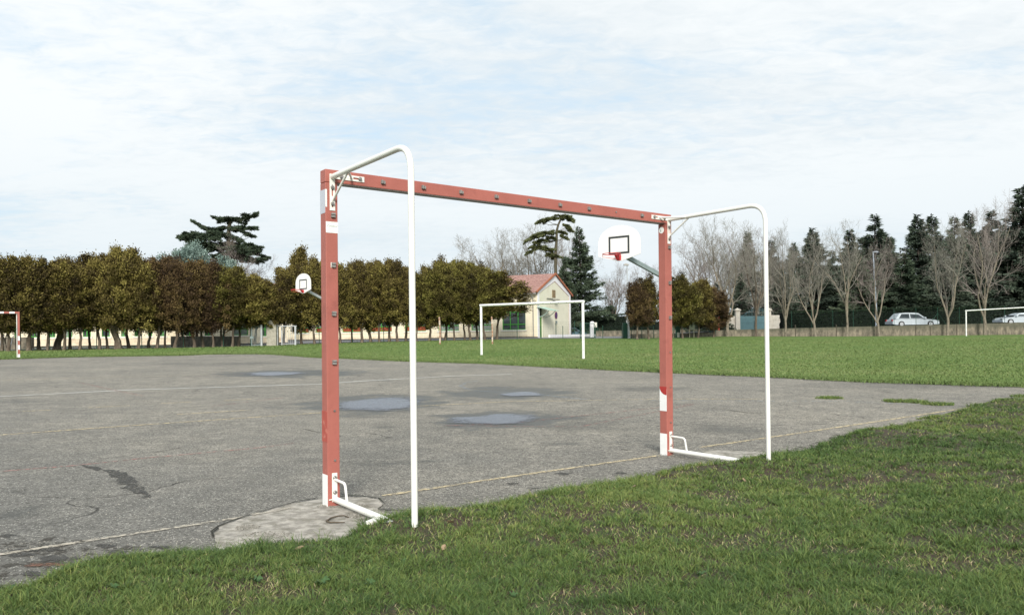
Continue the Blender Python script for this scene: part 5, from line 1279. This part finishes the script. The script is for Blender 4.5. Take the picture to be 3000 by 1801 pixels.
# low wall and fence by the gable
ga = cB+Vector((.45, .1, .62)); gdir = Vector((.42, .91, 0))
def gable_along(t, off_=.5): return cB+gdir*t+Vector((.91, -.42, 0))*off_
a_, b_ = gable_along(gy_of(1592)), gable_along(16.0)
mb = MB(); n_ = Vector((.91, -.42, 0))*.2
v = [a_, b_, b_+n_, a_+n_]; mb.add([(q.x, q.y, .35) for q in v]+[(q.x, q.y, .98) for q in v], [(0,3,2,1),(4,5,6,7),(0,1,5,4),(1,2,6,5),(2,3,7,6),(3,0,4,7)])
tag(mb.build('low_wall', M['trim']), 'low whitewashed wall along the foot of the house gable', 'wall')
pts = []
for t in (gy_of(1612), gy_of(1669)*.98, 15.8): q = gable_along(t, .6); pts.append(Vector((q.x, q.y, .98)))
mesh_fence('mesh_fence', pts, [1.35, 1.35, 1.35], 'brown green wire fence on the low white wall of the gable', 'green mesh fences', M['fgreen'], .035)

# steel gate, concrete pier, turnstile frames
def bar_gate(name, X0, X1, ytop, d, mt, n, label, cat='gate', rail=.04, lock=False, X0d=0, curve=False):
    a = on(X0, d); b = on(X1, d+X0d); c = (a+b)/2; h = P((X0+X1)/2, ytop, d).z-c.z; root = empty(name, c, 0, label, cat); a = a-c; b = b-c
    fm = MB(); up = Vector((0, 0, h))
    for q in (a, b): fm.tube([q, q+up], rail, 8)
    fm.tube([a+up, b+up], rail*.8, 8); fm.tube([a+Vector((0,0,.08)), b+Vector((0,0,.08))], rail*.8, 8); fm.build('gate_frame', mt, root)
    for k in range(1, n): q = a.lerp(b, k/n); m2 = MB(); m2.tube([q+Vector((0,0,.08)), q+up], .014, 6); m2.build('bar', mt, root)
    if lock: m2 = MB(); q = a+Vector((0,0,h*.45)); m2.box(q.x-.1, q.x+.16, q.y-.06, q.y+.04, q.z-.09, q.z+.09); m2.build('lock', M['polegreen'], root)
    return root
bar_gate('pedestrian_gate', 737, 764, 956, 54.6, M['polegreen'], 7, 'barred grey pedestrian gate left of the concrete pier', lock=True)
def vpost(name, X, ytop, d, w_, mt, label, cat, group=None, dx=0):
    p = on(X, d); h = P(X, ytop, d).z-p.z; mb = MB(); mb.box(-w_/2, w_/2, -w_/2, w_/2, -.1, h); mb.box(-w_/2-.01, w_/2+.01, -w_/2-.01, w_/2+.01, h, h+.03)
    o = mb.build(name, mt); o.location = p; return tag(o, label, cat, group)
vpost('gate_post', 766.5, 953, 54.4, .12, M['galv'], 'square galvanised gate post between barred gate and concrete pier', 'post')
pc = on(799, 55); mb = MB(); h1 = P(790, 938, 55).z-pc.z; h2_ = P(812, 952, 55).z-pc.z; hw = 28/F_PX*55/2
mb.prism([(-hw, -.2), (hw, -.2), (hw, h2_), (hw*.2, h1-.12), (-hw*.15, h1), (-hw, h1-.02)], lambda a, b: (a, -.35, b), lambda a, b: (a, .35, b))
o = mb.build('concrete_pier', M['concrete'], bevel=.01); o.location = pc; tag(o, 'grey concrete pier with sloping top beside the steel turnstile', 'pier')
ts = on(840, 55); h = P(840, 954, 55).z-ts.z; tsr = empty('turnstile', ts, 0, 'white galvanised cage turnstile with vertical bars right of the concrete pier', 'turnstile'); xw = lambda X: (X-840)/F_PX*55
for (X0, w_, yy) in ((813, .09, -.1), (821.5, .08, .3), (866, .12, -.1), (861, .05, .5)):
    mb = MB(); mb.box(xw(X0)-w_/2, xw(X0)+w_/2, yy, yy+.08, -.1, h); mb.build('cage_post', M['galv'], tsr)
mb = MB(); mb.box(xw(813), xw(866), -.09, -.03, h-.05, h+.01); mb.box(xw(813), xw(866), .31, .37, h-.05, h+.005); mb.box(xw(824), xw(866), -.09, -.04, .1, .13); mb.build('top_rail', M['galv'], tsr)
for X0 in (829, 834.5, 840, 846, 851, 856):
    mb = MB(); mb.tube([(xw(X0), 0, 0), (xw(X0), 0, h-.04)], .016, 6); mb.build('bar', M['galv'], tsr)
# green gate beside the house
bar_gate('barred_gate', 1700, 1741, 947, 67.5, M['fgreen'], 11, 'dark green barred gate right of the gabled house')
pp = on(1735, 68.4); h = P(1735, 941, 68.4).z-pp.z; mb = MB(); pf = [(-.2, -.1), (.2, -.1), (.2, h-.16), (.13, h-.04), (0, h), (-.13, h-.04), (-.2, h-.16)]
mb.prism(pf, lambda a, b: (a, -.2, b), lambda a, b: (a, .2, b)); o = mb.build('gate_pier', M['trim'], bevel=.01); o.location = pp; tag(o, 'white round topped pier behind the green barred gate', 'pier')
pb_ = on(1745, 68.2); mb = MB(); mb.box(-.12, .12, -.08, .08, 1.0, 1.45); mb.tube([(0,0,0), (0,0,1.0)], .025, 8); o = mb.build('letter_box', M['signwhite'], bevel=.01); o.location = pb_; tag(o, 'small pale letter box right of the green barred gate', 'letter box')

# ------------------------------------------------------------------ road side
def zr_(x): return np.interp(x, [0, 12, 20, 28, 43, 60, 90], [.62, .72, 1.08, 1.18, 1.34, 1.48, 1.6])
def flat_sheet(name, x0, x1, y0, y1, zf, mt, kind='structure', st=2.0):
    xs = np.arange(x0, x1+st, st); V = np.array([(x, y, zf(x)) for y in (y0, y1) for x in xs]); n = len(xs)
    o = np_mesh(name, V, np.array([(i, i+1, n+i+1, n+i) for i in range(n-1)]), mt); o['kind'] = kind; return o
flat_sheet('road', 12, 110, 77.2, 88.0, lambda x: float(zr_(x)), M['road'])
flat_sheet('bank', 6, 110, 88.0, 240, lambda x: float(zr_(x))+.02, M['bankearth'])
# retaining wall
def rwall(name, stations, d0, d1, th, label):
    mb = MB(); n = len(stations); vs = []
    for i, (X, yt, yb) in enumerate(stations):
        d = d0+(d1-d0)*i/(n-1); a = P(X, yb, d); t = P(X, yt, d); vs += [(a.x, a.y, a.z-.3), (t.x, t.y, t.z), (t.x, t.y+th, t.z), (a.x, a.y+th, a.z-.3)]
    fs = [(0,1,2,3), tuple(4*(n-1)+k for k in (3,2,1,0))]
    for i in range(n-1):
        b = 4*i; fs += [(b, b+4, b+5, b+1), (b+1, b+5, b+6, b+2), (b+2, b+6, b+7, b+3)]
    mb.add(vs, fs); return tag(mb.build(name, M['wallstone']), label, 'wall')
rw = rwall('retaining_wall', [(2097, 967.3, 988), (2289, 962, 987.5), (2395, 959.6, 987), (2549, 955.8, 985.5), (2700, 952, 984), (2850, 948.5, 983), (3000, 944.5, 982), (3250, 938, 980)], 77, 77, .3, 'long lichen stained concrete retaining wall below the road and hedge')
mb = MB()
for X in (2683, 2725, 2568, 2450, 2330, 2803): t = P(X, 958, 76.99); mb.box(t.x-.04, t.x+.04, t.y-.02, t.y+.01, t.z-1.0, t.z+.25 if X != 2725 else t.z+.1)
mb.build('joint', mat('wall_joint', (.07, .06, .045), .95, .3, 6), rw)
rwall('low_wall', [(1848, 978, 991), (1930, 977.5, 990.5), (1985, 976.3, 989.5), (2040, 975.3, 989), (2097, 974.3, 988.5)], 69, 76.5, .3, 'low crumbling pale concrete wall from the green cabinet to the red post')
rwall('low_wall', [(1745, 969, 976), (1860, 967, 978), (1960, 966, 977), (2060, 965.5, 976)], 80, 84, .4, 'old stone wall on the far side of the lane behind the green mesh fence')
# kerb between field and trees
mb = MB(); sts = [(1978, 992.6), (2100, 991.8), (2400, 990.4), (2700, 987.6), (3000, 984.6), (3300, 982)]
for (Xa, ya), (Xb, yb) in zip(sts[:-1], sts[1:]):
    a, b = P(Xa, ya+.8, 73.5), P(Xb, yb+.8, 73.5); mb.add([(a.x, a.y, a.z-.2), (b.x, b.y, b.z-.2), (b.x, b.y+.5, b.z-.2), (a.x, a.y+.5, a.z-.2), (a.x, a.y, a.z+.09), (b.x, b.y, b.z+.09), (b.x, b.y+.5, b.z+.10), (a.x, a.y+.5, a.z+.10)], [(4,5,6,7),(0,1,5,4),(2,3,7,6),(1,2,6,5),(3,0,4,7)])
o = mb.build('kerb', M['path']); o['kind'] = 'structure'
# hedges
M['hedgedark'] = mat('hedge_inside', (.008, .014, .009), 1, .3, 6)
def hedge(X0, X1, ytop0, ytop1, d, thick, zb, label, seed, name='hedge', dens=230, mt_='hedge'):
    a = P(X0, HOR, d); b = P(X1, HOR, d); za = P(X0, ytop0, d).z; zb2 = P(X1, ytop1, d).z; rg = np.random.default_rng(seed)
    root = empty(name, ((a.x+b.x)/2, d, 0), 0, label, 'hedge', 'dark hedges beyond the road'); L = b.x-a.x; cx_ = (a.x+b.x)/2
    n = int(L*(max(za, zb2)-zb)*dens); x = rg.uniform(0, L, n); zt = za+(zb2-za)*x/L+(vnoise(x*1.0, x*0+seed, 1.3, seed)-.5)*.28
    fz = rg.random(n)**.8; top = rg.random(n) < .22; z = np.where(top, zt-rg.random(n)*.12, zb+(zt-zb)*fz)
    y = np.where(top, rg.uniform(-thick, thick, n), -thick+rg.uniform(-.12, .15, n)+.12*np.sin(x*2.1+z*3))
    back = (rg.random(n) < .25) & ~top; y = np.where(back, -y, y)
    C = np.c_[a.x-cx_+x, y, z]; D_ = np.c_[rg.normal(0, .5, n), np.where(top, 0, np.where(back, .8, -.8))+rg.normal(0, .4, n), np.where(top, 1, .3)+rg.normal(0, .3, n)]
    V, Fq = cards(C, D_, rg.uniform(.08, .2, n), rg.uniform(.05, .12, n), rg); np_mesh('foliage', V, Fq, M[mt_], np.repeat(np.clip(rg.normal(.42, .18, n), 0, 1), 4), root)
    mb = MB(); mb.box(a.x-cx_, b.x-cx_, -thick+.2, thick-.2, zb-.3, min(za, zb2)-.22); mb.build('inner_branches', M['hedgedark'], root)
hedge(2288, 3150, 912, 895, 88.6, .9, 1.1, 'long clipped dark hedge behind the cars on the road', 1)
hedge(2060, 2136, 930, 925, 88.6, .9, .8, 'dark hedge stretch left of the blue gate', 2)
hedge(1668, 1860, 919, 921, 87, 1.0, .6, 'dark hedge between the gabled house and the street lamp', 3)
hedge(1860, 2062, 935, 935, 86, 1.0, .6, 'dark hedge behind the roadside signs', 4)
hedge(2140, 2290, 925, 925, 100, 1.5, 1.0, 'dark bushes seen through the top of the blue gate', 6)
# blue gate
dG = 87.0; G_ = lambda X, Y: P(X, Y, dG)
gb_ = empty('blue_gate', (G_(2209, 0).x, dG, 1.18), 0, 'closed blue grey double gate with arched spikes', 'gate'); og = gb_.location.copy()
for (xa, xb) in ((2167.5, 2208.5), (2209.5, 2250)):
    mb = MB(); a, b = G_(xa, 926)-og, G_(xb, 966)-og
    mb.box(a.x, b.x, -.03, .03, .03, a.z)
    k = a.x+.14
    leaf = mb.build('gate_leaf', M['gateblue'], gb_)
    rb = MB()
    while k < b.x-.1: rb.box(k-.012, k+.012, -.045, -.03, 1.0, a.z-.05); k += .17
    rb.box(a.x, b.x, -.06, -.03, .90, .98); rb.box(a.x, a.x+.08, -.055, -.03, .03, .9); rb.box(b.x-.08, b.x, -.055, -.03, .03, .9); rb.box(a.x+.08, b.x-.08, -.055, -.03, .03, .12)
    rb.build('ribs', M['gateblue'], leaf)
    for q in range(9):
        x = a.x+.1+(b.x-a.x-.2)*q/8; u_ = (x/(40.5/F_PX*dG)) ; top = a.z+.1+.95*max(0, 1-abs(u_))**.6
        s2 = MB(); s2.tube([(x, 0, a.z-.01), (x, 0, top)], .016, 5); s2.tube([(x, 0, top), (x, 0, top+.09)], [.03, .004], 5); s2.build('spike', M['gateblue'], leaf)
    ar = MB(); ar.tube([(x_, 0, a.z+.05+.75*max(0, 1-abs(x_/(40.5/F_PX*dG)))**.6) for x_ in np.linspace(a.x, b.x, 10)], .016, 6); ar.build('arch_rail', M['gateblue'], leaf)
def gate_pillar(X0, X1, label):
    a, b = G_(X0, 911), G_(X1, 966); c = Vector(((a.x+b.x)/2, dG, 1.15)); hw = (b.x-a.x)/2; h = a.z-c.z; mb = MB()
    mb.box(-hw, hw, -hw, hw, -.2, h); o = empty('gate_pillar', c, 0, label, 'pillar', 'pale gate pillars'); mb.build('shaft', M['pier'], o)
    m2 = MB(); m2.box(-hw-.05, hw+.05, -hw-.05, hw+.05, h, h+.06); m2.box(-hw-.1, hw+.1, -hw-.1, hw+.1, h+.06, h+.16); v = [(-hw-.06,-hw-.06,h+.16),(hw+.06,-hw-.06,h+.16),(hw+.06,hw+.06,h+.16),(-hw-.06,hw+.06,h+.16),(0,0,h+.36)]
    m2.add(v, [(0,1,4),(1,2,4),(2,3,4),(3,0,4)]); m2.build('capital', M['pier'], o)
gate_pillar(2154, 2167, 'pale stone gate pillar with pyramid cap on the left of the blue gate'); gate_pillar(2250.5, 2258.5, 'narrow pale gate pillar right of the blue gate, partly behind the white tube')
block('gate_wall', 2135, 2153.5, 926, 966, 87.1, M['pier'], 'short pale wall with small opening left of the blue gate', 'wall', .3)
o = block('wall_vent', 2141, 2147, 953, 957.5, 87.05, M['barkdark'], 'small dark square opening in the pale wall left of the blue gate', 'vent', .02)
a, b = G_(2259, 923), G_(2286, 963); mb = MB(); rgx = random.Random(4); pr_ = [(0, -.3), (b.x-a.x, -.3)]+[(b.x-a.x+rgx.uniform(-.10, .06), z_) for z_ in np.linspace(0, a.z-1.2, 12)]+[(0, a.z-1.18)]
mb.prism(pr_, lambda p, q: (p, 0, q), lambda p, q: (p, .3, q)); o = mb.build('gate_wall', M['pier']); o.location = (a.x, dG+.1, 1.2); tag(o, 'pale wall with torn ragged end right of the blue gate', 'wall')

# cars
def car(loc, L, H, mt_, label, direction=1, W_=1.75):
    root = empty('car', loc, 0 if direction > 0 else math.pi, label, 'car', 'cars passing on the road')
    lo = [(-L/2, .32), (-L/2+.02, .62), (-L/2+.10, .80), (-L*.36, .88), (L*.20, .86), (L*.40, .76), (L/2-.06, .62), (L/2, .45), (L/2-.02, .28), (L*.30, .24), (-L*.42, .24)]
    mb = MB(); n = len(lo); vs = []
    for s_, ins in ((-1, .07), (-1, 0), (1, 0), (1, .07)):
        vs += [(x*(1 if not ins else .985), s_*(W_/2-ins), (z if not ins else .24+(z-.24)*.96)) for x, z in lo]
    fs = []
    for q in range(3):
        for k in range(n): k2 = (k+1) % n; fs.append((q*n+k, q*n+k2, (q+1)*n+k2, (q+1)*n+k))
    fs += [tuple(reversed(range(n))), tuple(range(3*n, 4*n))]; mb.add(vs, fs, False); body = mb.build('body', mt_, root, bevel=.03)
    cabb = [(-L*.43, .85), (L*.24, .84)]; cabt = [(-L*.33, H-.06), (-L*.20, H), (L*.02, H-.01), (L*.08, H-.07)]
    mb = MB(); pr = cabb+cabt[::-1]; n = len(pr); w0, w1 = W_/2-.06, W_/2-.26
    vs = [(x, -(w0 if z < .9 else w1), z) for x, z in pr]+[(x, (w0 if z < .9 else w1), z) for x, z in pr]
    mb.add(vs, [tuple(range(n)), tuple(reversed(range(n, 2*n)))]+[(k, k+n, (k+1) % n+n, (k+1) % n) for k in range(n)]); cab = mb.build('cabin', mt_, root, bevel=.03)
    gl = MB()
    for s_ in (-1, 1):
        def g_(x, z, o=.006): 
            t = (z-.85)/(H-.07-.85); return (x, s_*((w0+(w1-w0)*t)+o), z)
        for pts_ in ([(-L*.36, .92), (-L*.13, .91), (-L*.13, H-.13), (-L*.29, H-.13)], [(-L*.11, .91), (L*.17, .90), (L*.055, H-.13), (-L*.11, H-.13)]):
            gl.add([g_(*p) for p in pts_], [(0,1,2,3)])
    gl.add([(L*.235, -w0+.08, .87), (L*.235, w0-.08, .87), (L*.085, w1-.05, H-.1), (L*.085, -w1+.05, H-.1)], [(0,1,2,3)])
    gl.build('glazing', M['carglass'], cab)
    for x in (-L*.31, L*.31):
        for s_ in (-1, 1):
            wh = MB(); wh.tube([(x, s_*(W_/2-.2), .31), (x, s_*(W_/2+.005), .31)], .31, 20, smooth=False); w_ = wh.build('wheel', M['tyre'], root)
            wh = MB(); wh.tube([(x, s_*(W_/2+.004), .31), (x, s_*(W_/2+.012), .31)], .2, 16, smooth=False); wh.build('rim', M['galv'], w_)
    for s_ in (-1, 1):
        h_ = MB(); h_.box(L/2-.16, L/2+.005, s_*.62-.16, s_*.62+.16, .56, .68); h_.build('headlight', M['glasspale'], root)
        h_ = MB(); h_.box(-L/2-.005, -L/2+.1, s_*.66-.12, s_*.66+.12, .62, .80); h_.build('tail_light', M['amber'], root)
        h_ = MB(); h_.box(L*.16, L*.20, s_*(W_/2)-.06+(.1*s_), s_*(W_/2)+.06+(.1*s_), .90, 1.03); h_.build('mirror', mt_, root)
    return root
def cz(X, d): p = P(X, HOR, d); return Vector((p.x, d, float(zr_(p.x))+.01))
car(cz(2672, 81), 5.0, 1.52, M['carwhite'], 'silver white estate car on the road beside the leaning lamp pole', 1)
car(cz(2985, 81), 4.6, 1.28, M['carwhite'], 'low silver white car on the road at the photo edge behind the far goal', -1)
c3 = P(1676, HOR, 84); car(Vector((c3.x, 84, .40)), 4.2, 1.4, M['carblue'], 'dark teal car glimpsed between the house and the green gate', 1)

# lamps, posts, signs
def leaning_lamp(Xb, yb, Xt, yt, d, r, mt_, label, group):
    a = P(Xb, yb, d); t = P(Xt, yt, d); root = empty('street_lamp', a, 0, label, 'street lamp', group); v = t-a
    mb = MB(); mb.tube([Vector((0,0,-.5)), v*.02, v*.35+Vector((.04,0,0)), v], [r*1.3, r*1.15, r, r*.65], 12); mb.build('pole', mt_, root)
    mb = MB(); mb.tube([v, v+Vector((.22, 0, .05))], .03, 8); s_ = mb.build('lamp_arm', mt_, root)
    mb = MB(); mb.prism([(.1, 0), (.62, .03), (.66, .09), (.55, .15), (.15, .12)], lambda a_, b_: (v.x+a_-.15, v.y-.11, v.z+b_), lambda a_, b_: (v.x+a_-.15, v.y+.11, v.z+b_)); mb.build('lamp_head', mt_, root, bevel=.02)
leaning_lamp(2568, 957, 2558, 740, 78.6, .10, M['lampgrey'], 'leaning blue grey street lamp by the road above the retaining wall', 'street lamps')
def street_lamp(X, ytop, ymid, ybot, d, label):
    a = P(X+3, ybot, d); root = empty('street_lamp', a, 0, label, 'street lamp', 'street lamps'); h = P(X, ytop, d).z-a.z; hm = P(X, ymid, d).z-a.z; dx = P(X, ytop, d).x-a.x
    mb = MB(); mb.box(-.13, .13, -.13, .13, -.3, hm); mb.build('base', M['trim'], root, bevel=.01)
    mb = MB(); mb.tube([(-.04, 0, hm-.02), (dx, 0, h)], [.065, .045], 10); mb.build('pole', M['galv'], root)
    mb = MB(); mb.prism([(-.32, .0), (.14, .0), (.16, .1), (-.1, .2), (-.3, .14)], lambda p, q: (dx+p, -.13, h+q), lambda p, q: (dx+p, .13, h+q)); mb.build('lamp_head', M['alu'], root, bevel=.015)
street_lamp(1837, 778, 937, 991, 68, 'straight street lamp on a square white base under the basketball board')
def pbox(name, X0, X1, y0, y1, d, th, mt, label, cat, legs=None, yleg=None, group=None, legm=None, legw=.06, printm=None):
    c = P((X0+X1)/2, yleg or y1, d); root = empty(name, c, 0, label, cat, group) if (legs or printm) else None
    a = P(X0, y0, d)-c; b = P(X1, y1, d)-c; mb = MB(); mb.box(a.x, b.x, -th/2, th/2, b.z, a.z)
    if not root:
        o = mb.build(name, mt, bevel=.008); o.location = c; return tag(o, label, cat, group)
    pn = mb.build('panel', mt, root, bevel=.008)
    for lx in legs or ():
        q = P(lx, yleg, d)-c; mb = MB(); mb.box(q.x-legw/2, q.x+legw/2, th/2, th/2+legw, -.15, a.z if legw < .2 else b.z); mb.build('leg', legm or mt, root)
    if printm:
        for (fx0, fx1, fz0, fz1) in printm:
            mb = MB(); w2, h2 = b.x-a.x, a.z-b.z; mb.box(a.x+w2*fx0, a.x+w2*fx1, -th/2-.006, -th/2-.001, b.z+h2*fz0, b.z+h2*fz1); mb.build('print', M['signtext'] if fz1 < .8 else M['trim'], pn)
    return root
pbox('notice_sign', 2019.6, 2034.8, 937, 965.6, 71.5, .05, M['signwhite'], 'grey notice panel on two cream legs before the olive conifer', 'sign', (2021, 2033.5), 989, None, M['signcream'], .06, ((.35, .75, .72, .93), (.3, .6, .3, .62)))
pbox('meter_post', 1970, 1976.5, 947, 967, 70, .2, M['signwhite'], 'white box on a cream post touching the right side of the far red post', 'box', (1974,), 990, None, M['signcream'], .09)
pbox('poster', 1996, 2002.8, 945, 958, 70.5, .03, M['signcream'], 'small pale poster on the fence left of the notice panel', 'poster', None, None, None, None, .06, ((.2, .8, .2, .7),))
pbox('notice_board', 2082, 2094, 935.5, 953, 76.3, .06, M['signwhite'], 'pale notice board between dark posts beside the red post', 'sign', (2080.5, 2095.5), 973, None, M['fgreen'], .09, ((.2, .7, .3, .7),))
pbox('white_bin', 1984, 1990, 973.5, 987.5, 70.2, .25, M['signwhite'], 'small white box standing on the ground before the dark green door', 'box')
pbox('green_door', 1980, 1993, 945.5, 990.5, 70.8, .08, M['fgreen'], 'dark green metal door in the fence right of the far red post', 'door', None, None, None, None, .06, ((.18, .24, .76, .79),))
pbox('green_cabinet', 1824, 1838, 945.6, 992, 67.6, .5, M['fgreen'], 'tall dark green cabinet left of the square white lamp base', 'cabinet')
a = P(2106, 968, 77.3); mb = MB(); h = P(2106, 888, 77.3).z-a.z; mb.tube([(0,0,-.3), (0,0,h*.5), (-.07,0,h)], [.09, .08, .06], 10); o = mb.build('red_post', mat('old_red_paint', (.30, .04, .03), .7, .2, 5)); o.location = a; tag(o, 'thin weathered red post at the left end of the retaining wall', 'post')
mb = MB(); 
for (x0, x1) in ((-.2, 0), (.55, .75)): mb.tube(bend([(x0-.1, 0, 0), (x0+.15, 0, .95), (x1+.15, 0, .95)], .1, 4), .03, 8)
o = mb.build('bicycle_rack', M['galv']); o.location = on(8, 50); tag(o, 'bent pale metal hoops left of the far red and white goal', 'rack')
